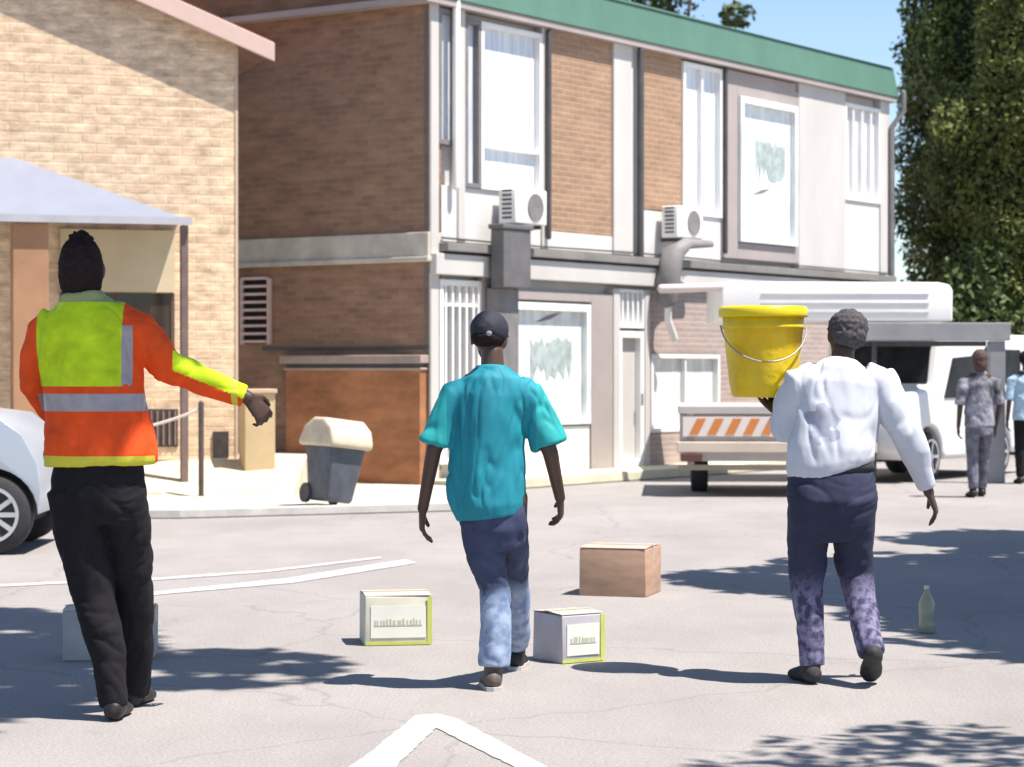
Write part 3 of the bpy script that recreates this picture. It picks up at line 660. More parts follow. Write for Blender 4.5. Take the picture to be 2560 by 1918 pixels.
while len(pts) < 130000:
    z = rnd.uniform(.8, 12.9); a = rnd.uniform(0, 6.283)
    l = lump(a, z, 2.0)
    if l < -.30 and rnd.random() < .8: continue
    r = cr_r(z) * (1 + .34 * l) * (1 - abs(rnd.gauss(0, .10)))
    pts.append((r * math.cos(a) + rnd.gauss(0, .04), r * math.sin(a) + rnd.gauss(0, .04), z + rnd.gauss(0, .06)))
cg = leafmat('cypress_leaf', (.045, .070, .014), (.20, .215, .050))
leaves('crown', pts, .058, cg, cyp, rnd, out=1.3)
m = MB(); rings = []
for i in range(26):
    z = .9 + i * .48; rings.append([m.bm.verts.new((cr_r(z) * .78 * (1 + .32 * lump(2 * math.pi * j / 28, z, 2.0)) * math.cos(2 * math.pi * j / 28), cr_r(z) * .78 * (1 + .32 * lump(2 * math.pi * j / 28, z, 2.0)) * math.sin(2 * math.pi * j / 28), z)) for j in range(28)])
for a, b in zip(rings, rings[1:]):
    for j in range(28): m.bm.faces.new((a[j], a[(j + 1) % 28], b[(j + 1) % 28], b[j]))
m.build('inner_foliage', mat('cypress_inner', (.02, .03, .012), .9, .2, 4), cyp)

def leafy(name, label, loc, trunk_h, blobs, n, size, m, group=None, seed=1, tr=.16):
    rnd = random.Random(seed)
    o = thing(name, label, 'tree', loc, 0, group)
    mb = MB(); mb.tube([(0, 0, -.1), (.05, .03, trunk_h * .5), (0, 0, trunk_h)], [tr * 1.3, tr, tr * .75], n=12)
    for c, r in blobs:
        c = Vector(c); mid = Vector((c.x * .45, c.y * .45, trunk_h + (c.z - trunk_h) * .35))
        mb.tube([(0, 0, trunk_h * .93), mid, c], [tr * .6, tr * .38, tr * .15], n=8)
    mb.build('trunk', bark, o, smooth=True)
    tot = sum(r ** 2 for c, r in blobs); pts = []
    for c, r in blobs:
        for i in range(int(n * r * r / tot)):
            d = Vector((rnd.gauss(0, 1), rnd.gauss(0, 1), rnd.gauss(0, 1))).normalized() * r * rnd.uniform(.35, 1) ** .6
            d *= 1 + .3 * noise.noise(Vector(c) + d * 1.5); d.z *= .62
            if noise.noise((Vector(c) + d) * 1.9) < -.12: continue
            pts.append(Vector(c) + d)
    leaves('crown', pts, size, m, o, rnd)
    return o
lg = leafmat('broad_leaf', (.035, .06, .02), (.09, .12, .035))
leafy('distant_tree', 'dark treetop showing above the green roof fascia', (4.4, 62, 0), 8.5, [((-.6, 0, 11.6), 1.3), ((.5, .2, 12.6), 1.4), ((-.1, .3, 10.2), 1.3), ((1.6, 0, 10.9), .55)], 9000, .10, lg, seed=5)
# shade trees to the right of the frame: their crowns throw the shade on the asphalt
shg = 'trees whose crowns shade the asphalt'
leafy('shade_tree', 'spreading tree out of frame at right, shading the far asphalt by the white shirt walker', (6.5, 13.6, 0), 3.4,
      [((-2.0, .8, 6.2), 1.05), ((-.9, 2.2, 6.2), 1.1), ((-.5, .8, 6.3), 1.5), ((-.9, -1.4, 6.2), 1.2), ((-.6, -2.6, 6.2), 1.35), ((.1, -3.8, 6.3), 1.3), ((-.2, -4.7, 6.3), 1.25), ((-1.2, -.3, 6.3), 1.1), ((.6, 4.3, 6.3), 1.4), ((1.6, 1.6, 6.4), 1.9), ((1.2, -1.2, 6.4), 1.7), ((.5, .0, 7.4), 1.6)], 72000, .16, lg, shg, 11)
leafy('shade_tree', 'tree out of frame at right casting loose shade on the near asphalt', (5.5, 6.75, 0), 3.6,
      [((-1.2, .5, 6.0), .9), ((-2.0, -.6, 6.3), 1.0), ((-.6, -1.3, 6.2), 1.2), ((.6, -.2, 6.9), 1.3)], 5200, .09, lg, shg, 12)
leafy('shade_tree', 'tall tree beyond the left edge whose long boughs shade the asphalt by the hi-vis jacket', (-5.05, 9.4, 0), 5.2,
      [((5.6, 1.1, 8.6), 1.0), ((6.2, .3, 8.6), .85), ((7.0, -.1, 8.6), .72), ((5.9, -1.0, 8.7), .85), ((5.3, 1.9, 8.6), .8), ((4.7, .5, 8.6), .95), ((5.7, -2.3, 8.8), .75), ((2.4, .2, 8.9), 1.3), ((-.4, -.3, 9.0), 1.6)], 36000, .12, lg, shg, 13)

# shrubs and pale wall far right
bw = MB(); bw.box(6.9, 22, 0, .2, 0, 1.9); bw2 = thing('boundary_wall', 'long pale boundary wall behind the canopy at far right', 'wall', (2.2, 47, 0), 0)
bw.build('masonry', mat('wall_pale', (.42, .42, .42), .9, .12, 1, bump=.3), bw2)
m = MB(); m.box(6.85, 22, -.03, .23, 1.9, 1.97); m.build('coping', kerbm, bw2)
def shrub(x, y, r, h, label, seed):
    o = thing('shrub', label, 'shrub', (x, y, 0), 0, 'shrubs below the cypress'); rd = random.Random(seed); pts = []
    for i in range(7000):
        d = Vector((rd.gauss(0, 1), rd.gauss(0, 1), abs(rd.gauss(0, 1)))).normalized() * rd.uniform(.55, 1) ** .5
        d *= 1 + .35 * noise.noise(d * 2.3 + Vector((seed, 0, 0)))
        pts.append((d.x * r, d.y * r, d.z * h + .05))
    leaves('foliage', pts, .09, lg, o, rd); m = MB(); m.tube([(0, 0, -.05), (0, 0, h * .6)], [.07, .03], n=8); m.build('stem', bark, o)
shrub(8.0, 39.6, 1.1, 3.3, 'dark shrub right beside the end of the building', 1)
shrub(10.2, 38.5, 1.3, 3.1, 'green shrub beneath the cypress at the right edge', 2)

# ============================================================ PEOPLE
def hand(mb, wrist, d, pn, side, curl=.5, k=1.0, spread=.16):
    """wrist -> palm along d; pn = direction the palm faces; side = towards the thumb"""
    w = Vector(wrist); d = Vector(d).normalized(); pn = Vector(pn); pn = (pn - d * pn.dot(d)).normalized(); s = Vector(side); s = (s - d * s.dot(d)); s = (s - pn * s.dot(pn)).normalized()
    L = .092 * k
    mb.tube([w - d * .02 * k, w + d * .02 * k, w + d * .06 * k, w + d * L], [(.024 * k, .019 * k), (.032 * k, .017 * k), (.041 * k, .015 * k), (.040 * k, .012 * k)], n=14, side=s)
    for i, ln in enumerate((.080, .088, .082, .064)):
        off = (1.5 - i) * .0215 * k; b = w + d * (L - .012 * k) + s * off; ang = (1.5 - i) * spread
        dd = (d + s * math.tan(ang) * .6).normalized(); pts = [b]; p = b; a = .12
        for f in (.45, .32, .25):
            a += curl * (1.0 + .12 * i) * (.75 if f > .4 else 1)
            v = dd * math.cos(a) + pn * math.sin(a); p = p + v * ln * k * f; pts.append(p)
        mb.tube(pts, [.0098 * k, .0092 * k, .0085 * k, .0072 * k], n=10, side=s)
    b = w + d * .022 * k + s * .028 * k
    v1 = (d * .62 + s * .72 + pn * .30).normalized(); v2 = (d * .85 + s * .30 + pn * .45).normalized(); v3 = (d * .9 + pn * .55).normalized()
    mb.tube([b - v1 * .015 * k, b + v1 * .034 * k, b + v1 * .034 * k + v2 * .030 * k, b + v1 * .034 * k + v2 * .030 * k + v3 * .022 * k], [.014 * k, .0125 * k, .0108 * k, .009 * k], n=10, side=pn)
def head(mb, c, yaw=0, pitch=0, roll=0, k=1.0):
    """c = centre of the skull; the face looks along +y before turning"""
    M = Matrix.Translation(c) @ Euler((pitch, roll, yaw)).to_matrix().to_4x4() @ Matrix.Scale(k, 4)
    def E(cc, r, rot=(0, 0, 0)):
        MM = M @ Matrix.Translation(cc) @ Euler(rot).to_matrix().to_4x4() @ Matrix.Diagonal((*r, 1))
        bmesh.ops.create_uvsphere(mb.bm, u_segments=18, v_segments=12, radius=1, matrix=MM)
    E((0, -.012, .018), (.074, .094, .088)); E((0, .03, -.035), (.058, .062, .075)); E((0, .05, -.082), (.038, .036, .028))
    E((0, .092, -.018), (.013, .020, .022)); E((0, .075, .005), (.012, .022, .03)); E((0, .078, .03), (.05, .018, .014))
    E((0, .084, -.055), (.024, .012, .006)); E((0, .082, -.066), (.022, .012, .006))
    for s in (-1, 1): E((s * .076, -.004, -.012), (.010, .019, .033), (R(-12), 0, s * R(-18))); E((s * .04, .055, -.02), (.022, .022, .02))
    return M
def eyes(M, root, skin_parent):
    for s in (-1, 1):
        m = MB(); MM = M @ Matrix.Translation((s * .031, .0745, .004)) @ Matrix.Diagonal((.0125, .0125, .0125, 1))
        bmesh.ops.create_uvsphere(m.bm, u_segments=14, v_segments=10, radius=1, matrix=MM); e = m.build('eye', mat('eye_white', (.6, .58, .55), .2, .05, 5), skin_parent, smooth=True)
        m = MB(); MM = M @ Matrix.Translation((s * .031, .0850, .004)) @ Matrix.Diagonal((.0055, .003, .0055, 1))
        bmesh.ops.create_uvsphere(m.bm, u_segments=12, v_segments=8, radius=1, matrix=MM); m.build('iris', mat('iris_brown', (.03, .015, .01), .2, .05, 5), e, smooth=True)
def skin(name, c): return mat(name, c, .5, .12, 14, bump=.15, bscale=120, spec=.45)
def shoe(mb, heel, toe, k=1.0, sole=False):
    h = Vector(heel); t = Vector(toe); d = (t - h); L = d.length; d.normalize(); up = Vector((0, 0, 1)); sd = d.cross(up).normalized()
    zz = [(.0, .038, .040, .050), (.12, .044, .045, .055), (.35, .040, .042, .048), (.6, .050, .034, .036), (.82, .050, .028, .028), (.97, .034, .022, .022)]
    mb.tube([h + d * L * f + up * (hz * .9) for f, a, b_, hz in zz], [(a * k, b_ * k) for f, a, b_, hz in zz], n=16, side=sd)
def shoe_at(name, heel, toe, ankle, m, root, k=1.0, solem=None):
    mb = MB(); shoe(mb, heel, toe, k); mb.tube([Vector(heel) + (Vector(toe) - Vector(heel)) * .16 + Vector((0, 0, .04)), ankle], [(.045, .05), (.042, .046)], n=14)
    me = remeshed(mb, .007, 4); o = link(name, me, m, root)
    if solem:
        h = Vector(heel); t = Vector(toe); d = (t - h); L = d.length; d.normalize(); sd = d.cross(Vector((0, 0, 1))).normalized(); s = MB(); pr = []
        out = [(-.04, .0), (-.03, .03), (.05, .042), (.3 * L, .040), (.6 * L, .052), (.85 * L, .050), (L + .02, .025), (L + .03, 0)]
        P = [h + d * a + sd * b for a, b in out] + [h + d * a - sd * b for a, b in out[1:-1]][::-1]
        A = [s.bm.verts.new(p + Vector((0, 0, -.004))) for p in P]; B = [s.bm.verts.new(p + Vector((0, 0, .018))) for p in P]
        s.bm.faces.new(A); s.bm.faces.new(B[::-1])
        for i in range(len(P)): s.bm.faces.new((A[i], A[(i + 1) % len(P)], B[(i + 1) % len(P)], B[i]))
        s.build('sole', solem, o)
    return o
V = Vector

# ---------------- person in the orange and lime jacket
p1 = thing('person', 'person from behind in orange and lime high-visibility jacket and black trousers, arm held out', 'person', (-1.684, 9.4, 0), 0)
sk1 = skin('skin_dark', (.055, .028, .018))
hc = (-.068, .03, 1.835)
mb = MB(); M1 = head(mb, hc, yaw=R(3), k=1.10)
mb.tube([(-.06, .0, 1.62), (-.066, .01, 1.78)], [(.066, .062), (.058, .06)], n=16)
mb.tube([(-.05, 0, 1.58), (-.05, .0, 1.35), (-.02, 0, 1.08), (-.01, .0, .95)], [(.17, .09), (.16, .10), (.14, .095), (.16, .10)], n=20)
mb.tube([(.10, .0, 1.58), (.16, 0, 1.60), (.285, .03, 1.44), (.60, .12, 1.305)], [.05, .055, .045, .028], n=14)
mb.tube([(-.18, .0, 1.58), (-.23, .01, 1.57), (-.275, .09, 1.35), (-.22, .26, 1.22)], [.05, .055, .042, .028], n=14)
hand(mb, (.60, .12, 1.305), (.55, .20, -.62), (-.2, .6, -.3), (.25, .9, .3), .55, 1.05)
hand(mb, (-.22, .26, 1.22), (.45, .8, .1), (.3, -.3, -.8), (.2, .3, .9), .8, 1.05)
mb.tube([(-.08, 0, .93), (-.02, .03, .50), (.072, .0, .10)], [.08, .06, .04], n=14)
mb.tube([(.08, 0, .93), (.120, .18, .52), (.09, .36, .12)], [.08, .06, .04], n=14)
body = link('body', remeshed(mb, .0055, 4), sk1, p1); eyes(M1, p1, body)
# hair
mb = MB(); hx, hy, hz = hc
mb.tube([(hx, hy - .022, 1.765), (hx, hy - .022, 1.80), (hx, hy - .02, 1.86), (hx, hy - .015, 1.91), (hx, hy - .01, 1.945)], [(.084, .078), (.090, .098), (.089, .105), (.078, .092), (.050, .062)], n=24)
me = remeshed(mb, .006, 2); displace(me, lambda p: .002 * noise.noise(p * 60) + .003 * noise.noise(p * 150) + (.004 if p.z > 1.92 else 0) * noise.noise(p * 90) * 3)
link('hair', me, mat('black_hair', (.020, .012, .012), .85, .3, 60, bump=.5, bscale=220, spec=.15), p1)
# trousers
mb = MB()
mb.tube([(0, .0, 1.08), (.005, 0, 1.0), (.005, .0, .92), (.0, .02, .82)], [(.175, .12), (.190, .130), (.192, .135), (.175, .125)], n=24, dome=False)
mb.tube([(-.095, .0, .94), (-.075, .01, .78), (-.022, .03, .50), (.045, .01, .25), (.068, .0, .055)], [(.112, .12), (.106, .11), (.086, .09), (.070, .078), (.056, .07)], n=20, dome=False)
mb.tube([(.10, .0, .94), (.108, .08, .76), (.118, .18, .50), (.112, .30, .25), (.095, .38, .06)], [(.100, .12), (.096, .11), (.080, .09), (.068, .075), (.060, .07)], n=20, dome=False)
me = remeshed(mb, .008, 5); displace(me, folds(3, .014, (6, 6, 5), lo=.03))
tr1 = link('trousers', me, mat('black_cloth', (.012, .011, .014), .85, .2, 30, bump=.3, bscale=180, spec=.2), p1)
blk = mat('black_leather', (.014, .012, .012), .5, .2, 20, spec=.4)
shoe_at('shoe', (.072, -.05, .0), (.07, .21, .0), (.070, .0, .12), blk, p1, 1.05); shoe_at('shoe', (.09, .34, .0), (.11, .60, .0), (.095, .38, .12), blk, p1, 1.05)
# jacket
mb = MB()
mb.tube([(.012, .0, 1.035), (.01, 0, 1.10), (-.005, 0, 1.25), (-.02, 0, 1.42), (-.035, .0, 1.56), (-.045, .0, 1.645), (-.06, .0, 1.70), (-.064, .0, 1.735)],
        [(.228, .152), (.224, .150), (.208, .140), (.205, .135), (.215, .125), (.185, .105), (.105, .085), (.082, .078)], n=32, dome=False)
mb.tube([(.10, .0, 1.615), (.17, .0, 1.585), (.235, .01, 1.50), (.285, .03, 1.435), (.43, .075, 1.37), (.585, .118, 1.312)], [(.058, .070), (.074, .080), (.068, .074), (.064, .068), (.056, .060), (.044, .048)], n=20, side=(0, 1, 0), dome=False)
mb.tube([(-.17, .0, 1.62), (-.220, .01, 1.575), (-.25, .04, 1.48), (-.272, .09, 1.36), (-.235, .20, 1.26), (-.215, .26, 1.225)], [(.055, .068), (.066, .072), (.060, .068), (.058, .064), (.052, .056), (.046, .048)], n=20, side=(0, 1, 0), dome=False)
me = remeshed(mb, .008, 5); f1 = folds(5, .018, (6, 6, 4.5), lo=1.02, hi=1.76); displace(me, f1)
armd = V((.30, .09, -.123)).normalized()
def cls1(c, n):
    if c.x > .31 and c.z < 1.50:                                  # right forearm
        a = (c - V((.285, .03, 1.435)))
        perp = a - armd * a.dot(armd)
        if .535 < c.x < .56: return 'tape2'
        return 'fore' if perp.z > -.012 else None
    if c.x < -.250 or c.x > .24: return None
    if c.z > 1.695: return 'collar'
    if c.z > 1.355 and -.235 < c.x < .115: return 'panel'
    if 1.255 < c.z < 1.325 and -.250 < c.x < .24: return 'tape'
    if .115 < c.x < .155 and c.z > 1.36 and c.z < 1.60: return 'tape3'
    if c.z < 1.075: return 'hem'
    return None
cuts = [((0, 0, z), (0, 0, 1)) for z in (1.695, 1.355, 1.325, 1.255, 1.075, 1.60)] + [((x, 0, 0), (1, 0, 0)) for x in (-.235, .115, .155, -.250, .24, .31, .535, .56)] + [(V((.285, .03, 1.435)) + V((0, 0, -.012)), V((0, 0, 1)) - armd * armd.z)]
orange = mat('orange_cloth', (.72, .075, .010), .75, .14, 9, bump=.3, bscale=140, spec=.25)
limec = mat('lime_cloth', (.48, .66, .012), .7, .24, 7, bump=.3, bscale=140, spec=.25)
tape = mat('reflective_tape', (.30, .27, .29), .35, .12, 20, spec=.6)
split_regions(me, cuts, cls1, dict(collar='collar', panel='back_panel', tape='reflective_band', tape2='cuff_band', tape3='reflective_strip', hem='hem_band', fore='sleeve_panel'),
              dict(collar=mat('olive_collar', (.28, .30, .13), .8, .1, 9), panel=limec, tape=tape, tape2=mat('cuff_yellow', (.55, .52, .04), .7, .1, 9), tape3=tape, hem=mat('cuff_yellow', 0), fore=limec), p1, 'jacket', orange)

# ---------------- person in the turquoise shirt
p2 = thing('person', 'person from behind walking in a turquoise shirt, dark cap and faded blue jeans', 'person', (-.084, 10.3, 0), 0)
sk2 = skin('skin_brown', (.075, .040, .028))
hc = (-.018, .05, 1.565)
mb = MB(); M2 = head(mb, hc, yaw=R(-14), roll=R(5), pitch=R(-4), k=.98)
mb.tube([(.0, .0, 1.38), (-.005, .015, 1.50)], [(.055, .056), (.050, .054)], n=16)
mb.tube([(-.02, 0, 1.37), (-.02, .0, 1.15), (-.02, 0, .92), (-.0, .0, .80)], [(.12, .07), (.13, .085), (.115, .075), (.11, .07)], n=20)
mb.tube([(-.12, 0, 1.33), (-.17, 0, 1.29), (-.265, -.01, 1.06), (-.315, .05, .80)], [.045, .048, .036, .025], n=14)
mb.tube([(.11, 0, 1.33), (.165, 0, 1.29), (.255, -.02, 1.05), (.30, .12, .845)], [.045, .048, .036, .025], n=14)
hand(mb, (-.315, .05, .80), (-.05, .10, -.95), (.9, .1, .1), (.1, .9, .1), .28)
hand(mb, (.30, .12, .845), (.06, .45, -.80), (-.9, .1, .1), (-.1, .8, .3), .35)
mb.tube([(-.06, 0, .85), (.0, .02, .46), (.0, .0, .10)], [.085, .055, .038], n=14)
mb.tube([(.07, 0, .85), (.09, .35, .46), (.10, .72, .12)], [.085, .055, .038], n=14)
body = link('body', remeshed(mb, .0052, 4), sk2, p2); eyes(M2, p2, body)
mb = MB(); Mh = M2
def Eh(mb, cc, r, rot=(0, 0, 0), n=20):
    bmesh.ops.create_uvsphere(mb.bm, u_segments=n, v_segments=n * 2 // 3, radius=1, matrix=Mh @ Matrix.Translation(cc) @ Euler(rot).to_matrix().to_4x4() @ Matrix.Diagonal((*r, 1)))
Eh(mb, (0, -.012, .034), (.088, .108, .090)); 
bmesh.ops.bisect_plane(mb.bm, geom=mb.bm.verts[:] + mb.bm.edges[:] + mb.bm.faces[:], plane_co=Mh @ V((0, 0, -.005)), plane_no=Mh.to_3x3() @ V((0, .12, 1)), clear_inner=True)
bmesh.ops.holes_fill(mb.bm, edges=mb.bm.edges[:])
Eh(mb, (0, .105, .022), (.068, .062, .010), (R(-8), 0, 0))
me = remeshed(mb, .006, 3); displace(me, folds(8, .003, (20, 20, 20)))
cap_ = link('cap', me, mat('navy_cap', (.022, .024, .036), .8, .2, 30, bump=.3, bscale=200), p2)
mb = MB(); Eh(mb, (.028, -.119, .012), (.014, .006, .012)); mb.build('cap_buckle', mat('buckle_grey', (.22, .24, .27), .5, .1, 5), cap_, smooth=True)
mb = MB(); Eh(mb, (0, -.022, -.002), (.080, .096, .055)); me = remeshed(mb, .006, 2); displace(me, lambda p: .003 * noise.noise(p * 120)); link('hair', me, mat('black_hair', 0), p2)
# jeans: upper dark blue, faded lower legs
mb = MB()
mb.tube([(.0, .0, .90), (.0, 0, .82), (.005, .0, .72), (.01, .02, .64)], [(.140, .105), (.148, .112), (.145, .115), (.125, .11)], n=24, dome=False)
mb.tube([(-.055, .0, .76), (-.035, .02, .60), (.005, .035, .44), (.012, .015, .28), (.005, .0, .10)], [(.092, .10), (.086, .094), (.068, .076), (.070, .074), (.072, .078)], n=20, dome=False)
mb.tube([(.07, .0, .76), (.085, .17, .62), (.10, .36, .46), (.105, .50, .28), (.108, .66, .13)], [(.082, .10), (.076, .09), (.062, .074), (.058, .066), (.056, .064)], n=20, dome=False)
me = remeshed(mb, .0075, 5); displace(me, folds(11, .013, (6, 6, 5.5), lo=.08))
link('jeans', me, fade_dapple_mat('worn_jeans', (.020, .028, .068), (.055, .072, .14), (.15, .21, .34), (.30, .37, .50), .43, .06), p2)
shoe_at('shoe', (.0, -.05, .0), (-.02, .20, .0), (.005, .0, .13), mat('brown_shoe', (.10, .075, .065), .6, .2, 20), p2, 1.0, mat('pale_sole', (.45, .42, .40), .7, .1, 8))
shoe_at('shoe', (.10, .66, .0), (.12, .91, .0), (.108, .70, .14), mat('dark_shoe', (.02, .02, .022), .6, .2, 20), p2, 1.0, mat('pale_sole', 0))
# shirt
mb = MB()
mb.tube([(-.012, .0, .765), (-.018, 0, .82), (-.03, 0, .95), (-.028, 0, 1.08), (-.015, .0, 1.22), (-.008, .0, 1.31), (-.004, .0, 1.385), (-.003, .005, 1.44)],
        [(.150, .128), (.168, .138), (.176, .138), (.166, .130), (.170, .125), (.168, .118), (.125, .100), (.068, .068)], n=32, dome=False)
mb.tube([(-.10, .0, 1.335), (-.165, .0, 1.305), (-.212, .0, 1.21), (-.250, .0, 1.09)], [(.055, .07), (.066, .074), (.066, .074), (.074, .082)], n=20, side=(0, 1, 0), dome=False)
mb.tube([(.10, .0, 1.335), (.16, .0, 1.305), (.205, -.005, 1.21), (.250, -.01, 1.085)], [(.055, .07), (.068, .074), (.070, .076), (.078, .084)], n=20, side=(0, 1, 0), dome=False)
me = remeshed(mb, .0075, 5); f2 = folds(21, .026, (7.5, 7.5, 2.6), lo=.76, hi=1.47, fade=.09); displace(me, f2)
turq = mat('turquoise_cloth', (.005, .16, .22), .7, 0, 4, bump=.3, bscale=180, col2=(.010, .26, .33), stretch=(1, 1, .5))
split_regions(me, [((-.205, 0, 0), (1, 0, 0)), ((.192, 0, 0), (1, 0, 0))], lambda c, n: ('sl' if c.x < -.205 and c.z > 1.0 else ('sr' if c.x > .192 and c.z > 1.0 else None)),
              dict(sl='sleeve', sr='sleeve'), dict(sl=mat('sea_green_cloth', (.015, .32, .33), .7, .08, 6, bump=.3, bscale=180), sr=mat('sea_green_cloth', 0)), p2, 'shirt', turq)

# ---------------- person in the white shirt, carrying the yellow bucket
p3 = thing('person', 'grey haired person in white shirt and navy trousers carrying a yellow bucket at shoulder height', 'person', (1.478, 10.5, 0), 0)
sk3 = skin('skin_deep', (.060, .034, .026))
hc = (.050, .09, 1.575)
mb = MB(); M3 = head(mb, hc, yaw=R(8), roll=R(8), pitch=R(-10), k=1.0)
mb.tube([(.02, .02, 1.40), (.03, .05, 1.50)], [(.058, .058), (.052, .055)], n=16)
mb.tube([(.015, .02, 1.40), (-.0, .0, 1.2), (-.025, -.02, 1.0), (-.03, -.01, .85)], [(.16, .08), (.15, .09), (.14, .09), (.15, .10)], n=20)
mb.tube([(.14, .02, 1.39), (.205, .02, 1.365), (.30, -.02, 1.13), (.425, .06, .86)], [.045, .048, .036, .025], n=14)
mb.tube([(-.12, .02, 1.39), (-.18, .02, 1.37), (-.225, .07, 1.12), (-.243, .15, 1.215)], [.045, .048, .036, .025], n=14)
hand(mb, (.425, .06, .86), (.34, .18, -.80), (-.8, .2, -.3), (-.1, .9, .1), .30)
hand(mb, (-.240, .15, 1.215), (-.28, .35, .33), (-.1, -.2, .95), (.8, .3, .1), .12, spread=.25)
mb.tube([(-.10, 0, .88), (-.135, .03, .48), (-.11, .0, .10)], [.09, .058, .04], n=14)
mb.tube([(.06, 0, .88), (.09, .08, .49), (.13, -.15, .19)], [.085, .050, .036], n=14)
body = link('body', remeshed(mb, .0055, 4), sk3, p3); eyes(M3, p3, body)
mb = MB(); Mh = M3; Eh(mb, (0, -.020, .034), (.090, .104, .088)); Eh(mb, (0, -.045, -.01), (.080, .078, .06))
me = remeshed(mb, .006, 2); displace(me, lambda p: .006 * noise.noise(p * 55) + .003 * noise.noise(p * 140)); link('hair', me, mat('grey_hair', (.075, .068, .075), .85, .35, 60, bump=.9, bscale=200, spec=.2), p3)
# trousers
mb = MB()
mb.tube([(-.03, -.01, 1.0), (-.032, -.02, .93), (-.032, -.03, .84), (-.03, -.01, .74), (-.03, .0, .66)], [(.172, .12), (.198, .140), (.204, .150), (.190, .14), (.165, .12)], n=28, dome=False)
mb.tube([(-.125, .0, .80), (-.135, .01, .64), (-.138, .03, .46), (-.125, .01, .27), (-.115, .0, .08)], [(.104, .12), (.096, .11), (.072, .085), (.062, .07), (.058, .065)], n=20, dome=False)
mb.tube([(.065, .0, .80), (.076, .04, .64), (.092, .075, .47), (.112, -.055, .30), (.128, -.155, .15)], [(.104, .12), (.094, .11), (.074, .085), (.066, .072), (.060, .066)], n=20, dome=False)
me = remeshed(mb, .0078, 5); displace(me, folds(31, .012, (5, 5, 6), lo=.10))
link('trousers', me, fade_dapple_mat('dappled_navy_cloth', (.016, .020, .045), (.030, .034, .072), (.05, .045, .10), (.20, .19, .30), .46, .10, 30), p3)  # sun dapple on the calves is painted into the cloth colour
dsh = mat('dusty_boot', (.035, .033, .035), .8, .3, 25)
shoe_at('boot', (-.115, -.05, .0), (-.175, .19, .0), (-.115, .0, .15), dsh, p3, 1.02); shoe_at('boot', (.132, -.20, .115), (.150, .02, .0), (.128, -.12, .20), dsh, p3, 1.02)
mb = MB(); mb.tube([(-.03, -.012, .965), (-.03, -.012, 1.005)], [(.196, .142), (.190, .138)], n=32, dome=False); mb.build('belt', mat('belt_dark', (.03, .03, .035), .5, .1, 10), p3, smooth=True)
# shirt
mb = MB()
mb.tube([(-.03, -.012, .955), (-.035, -.012, 1.0), (-.030, -.01, 1.06), (-.015, .0, 1.16), (.003, .01, 1.26), (.012, .02, 1.36), (.018, .025, 1.425), (.024, .035, 1.465)],
        [(.188, .150), (.200, .157), (.200, .152), (.190, .138), (.190, .130), (.190, .122), (.130, .100), (.072, .072)], n=32, dome=False)
mb.tube([(.12, .02, 1.385), (.19, .02, 1.36), (.235, .0, 1.27), (.30, -.02, 1.13), (.37, .025, .99), (.415, .055, .885)], [(.065, .08), (.074, .082), (.068, .074), (.062, .066), (.050, .054), (.038, .042)], n=20, side=(0, 1, 0), dome=False)
mb.tube([(-.10, .02, 1.385), (-.17, .02, 1.365), (-.205, .04, 1.26), (-.225, .07, 1.13), (-.236, .12, 1.165), (-.243, .15, 1.200)], [(.065, .08), (.074, .082), (.066, .072), (.060, .060), (.052, .052), (.042, .044)], n=20, side=(0, 1, 0), dome=False)
me = remeshed(mb, .0075, 5); displace(me, folds(47, .027, (5.5, 5.5, 1.9), crease=.8, lo=.97, hi=1.50, fade=.08))
for v in me.vertices:
    if v.co.z < 1.12 and abs(v.co.x + .03) < .25: v.co.z += (v.co.x + .03) * .20 * (1.12 - v.co.z) / .16
wc = mat('white_cloth', (.52, .54, .60), .75, .05, 6, bump=.3, bscale=170)
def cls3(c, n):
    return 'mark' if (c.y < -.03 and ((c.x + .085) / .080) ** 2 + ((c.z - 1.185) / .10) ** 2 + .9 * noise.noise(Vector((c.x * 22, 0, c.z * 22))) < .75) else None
split_regions(me, [], cls3, dict(mark='back_blotch'), dict(mark=mat('blotch_grey', (.34, .36, .44), .8, .15, 12)), p3, 'shirt', wc)  # irregular grey blotch on the left of the shirt back

# bucket
bk = thing('bucket', 'yellow plastic bucket with lid held up by the white shirt walker', 'bucket', (1.478 - .315, 10.5 + .22, 1.295), 0); bk.scale = (1, 1, 1.05)
yel = mat('yellow_plastic', (.62, .38, .004), .42, 0, 5, spec=.45, col2=(.80, .60, .012), bump=.3, bscale=30)
m = MB(); m.lathe([(.135, .0), (.147, .008), (.156, .06), (.173, .20), (.184, .30), (.190, .30), (.190, .315), (.186, .32), (.189, .36)], 48); m.build('pail', yel, bk, smooth=True, bevel=0)
m = MB(); m.lathe([(.194, .352), (.203, .352), (.206, .36), (.206, .385), (.200, .397), (.192, .400), (.186, .388), (.03, .388)], 48); m.build('lid', mat('yellow_lid', (.72, .56, .01), .4, .05, 4), bk, smooth=True)
m = MB(); m.tube([(.197 * math.cos(a), -.197 * math.sin(a) * 1.0, .315 - .16 * math.sin(a)) for a in [math.pi * i / 20 for i in range(21)]], .004, n=6); m.build('handle', mat('wire', (.35, .33, .30), .4, .1, 9, metal=.5), bk, smooth=True)

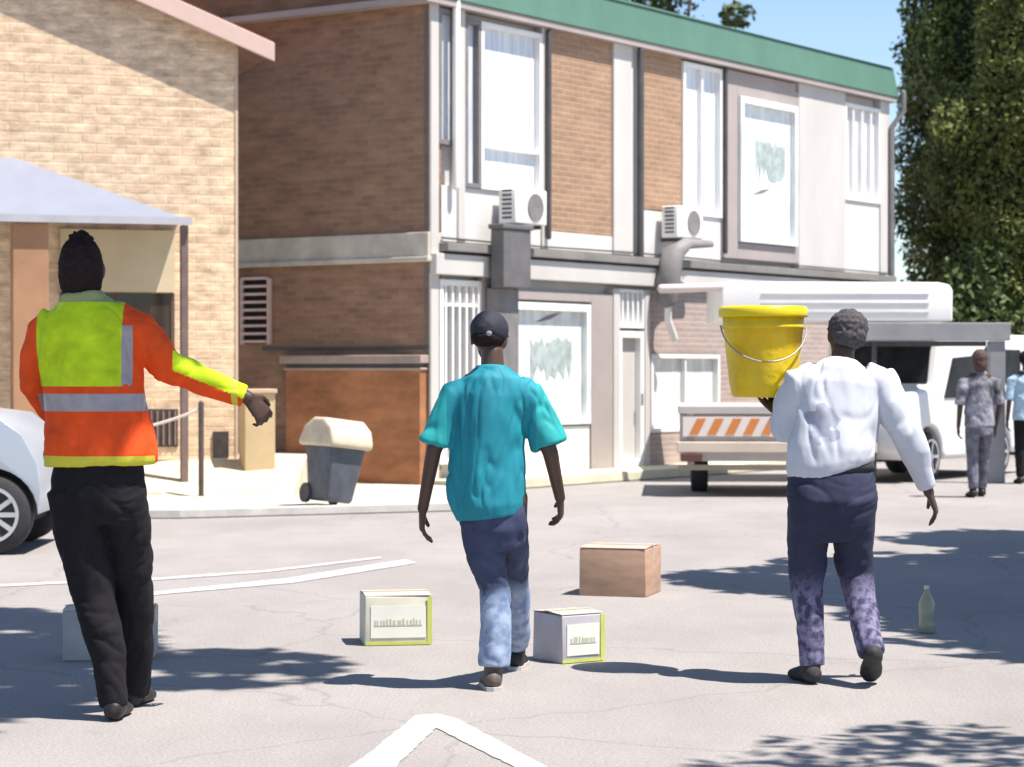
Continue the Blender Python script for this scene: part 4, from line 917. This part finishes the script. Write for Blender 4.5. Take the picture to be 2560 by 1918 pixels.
# ---------------- two small figures at the right
def small(loc, label, kx, topc, botc, hairc, seed, rz=0, pose=0):
    o = thing('person', label, 'person', loc, rz)
    mb = MB(); M = head(mb, (0, .01, 1.55 * kx), k=.98)
    mb.tube([(0, 0, 1.34 * kx), (0, .0, 1.49 * kx)], [(.055, .055), (.05, .052)], n=14)
    mb.tube([(0, 0, 1.36 * kx), (0, 0, 1.1 * kx), (0, 0, .85 * kx)], [(.14, .08), (.12, .085), (.14, .09)], n=16)
    a = .06 if pose else .0
    mb.tube([(.12, 0, 1.34 * kx), (.18, 0, 1.31 * kx), (.22, -.02, 1.03 * kx), (.20, .10 + a, .80 * kx)], [.04, .045, .034, .024], n=12); hand(mb, (.20, .10 + a, .80 * kx), (0, .2, -1), (-1, 0, 0), (0, 1, 0), .3)
    mb.tube([(-.12, 0, 1.34 * kx), (-.18, 0, 1.31 * kx), (-.22, -.02, 1.03 * kx), (-.22, .08, .80 * kx)], [.04, .045, .034, .024], n=12); hand(mb, (-.22, .08, .80 * kx), (0, .2, -1), (1, 0, 0), (0, 1, 0), .3)
    for s, fy in ((-1, .0), (1, .22)):
        mb.tube([(s * .08, 0, .85 * kx), (s * .075, fy * .6 + .03, .46 * kx), (s * .07, fy, .08)], [.08, .05, .035], n=12)
    b = link('body', remeshed(mb, .008, 3), sk3, o); eyes(M, o, b)
    mb = MB(); mb.ell((0, -.012, 1.575 * kx), (.092, .108, .098)); mb.ell((0, -.05, 1.50 * kx), (.08, .07, .09)) if pose == 0 else None
    me = remeshed(mb, .009, 2); displace(me, lambda p: .008 * noise.noise(p * 45)); link('hair', me, hairc, o)
    mb = MB(); mb.tube([(0, 0, .80 * kx), (0, 0, .95 * kx), (0, 0, 1.12 * kx), (0, 0, 1.28 * kx), (0, 0, 1.37 * kx), (0, 0, 1.42 * kx)], [(.17, .13), (.165, .125), (.15, .115), (.165, .11), (.11, .08), (.065, .06)], n=24, dome=False)
    for s in (-1, 1): mb.tube([(s * .10, 0, 1.33 * kx), (s * .175, 0, 1.30 * kx), (s * .218, -.015, 1.05 * kx)], [.055, .066, .056], n=14, dome=False)
    me = remeshed(mb, .010, 3); displace(me, folds(seed, .015, (8, 8, 6))); link('shirt', me, topc, o)
    mb = MB(); mb.tube([(0, 0, .90 * kx), (0, 0, .70 * kx)], [(.155, .12), (.15, .12)], n=20, dome=False)
    for s, fy in ((-1, .0), (1, .22)):
        mb.tube([(s * .075, 0, .80 * kx), (s * .077, fy * .6 + .03, .46 * kx), (s * .07, fy, .10)], [(.085, .10), (.065, .075), (.055, .062)], n=16, dome=False)
    me = remeshed(mb, .010, 3); displace(me, folds(seed + 1, .012, (8, 8, 6))); link('trousers', me, botc, o)
    for s, fy in ((-1, .0), (1, .22)): shoe_at('shoe', (s * .07, fy - .04, 0), (s * .09, fy + .18, 0), (s * .07, fy, .12), blk, o)
    return o
small((5.21, 25.8, 0), 'distant person with brown hair and patterned grey top, standing before the white van', .99,
      mat('patterned_cloth', (.02, .018, .022), .8, 0, 6, col2=(.36, .36, .42)), mat('dark_skirt_cloth', (.05, .05, .075), .8, 0, 10, col2=(.2, .2, .24)), mat('brown_hair', (.075, .045, .038), .8, .3, 40), 51)
small((6.42, 28.9, 0), 'distant person in light blue shirt and black trousers cut off by the right edge', 1.0,
      mat('light_blue_cloth', (.36, .50, .60), .8, .1, 8), mat('black_cloth', 0), mat('black_hair', 0), 61, pose=1)
for nm, st, sc in (('orange_cloth', .7, 8), ('lime_cloth', .7, 8), ('turquoise_cloth', .8, 9), ('sea_green_cloth', .8, 9), ('white_cloth', .55, 9), ('worn_jeans', .6, 10), ('dappled_navy_cloth', .6, 9), ('black_cloth', .7, 8), ('patterned_cloth', .5, 9), ('light_blue_cloth', .5, 9)):
    cloth(MATS[nm], st, sc)
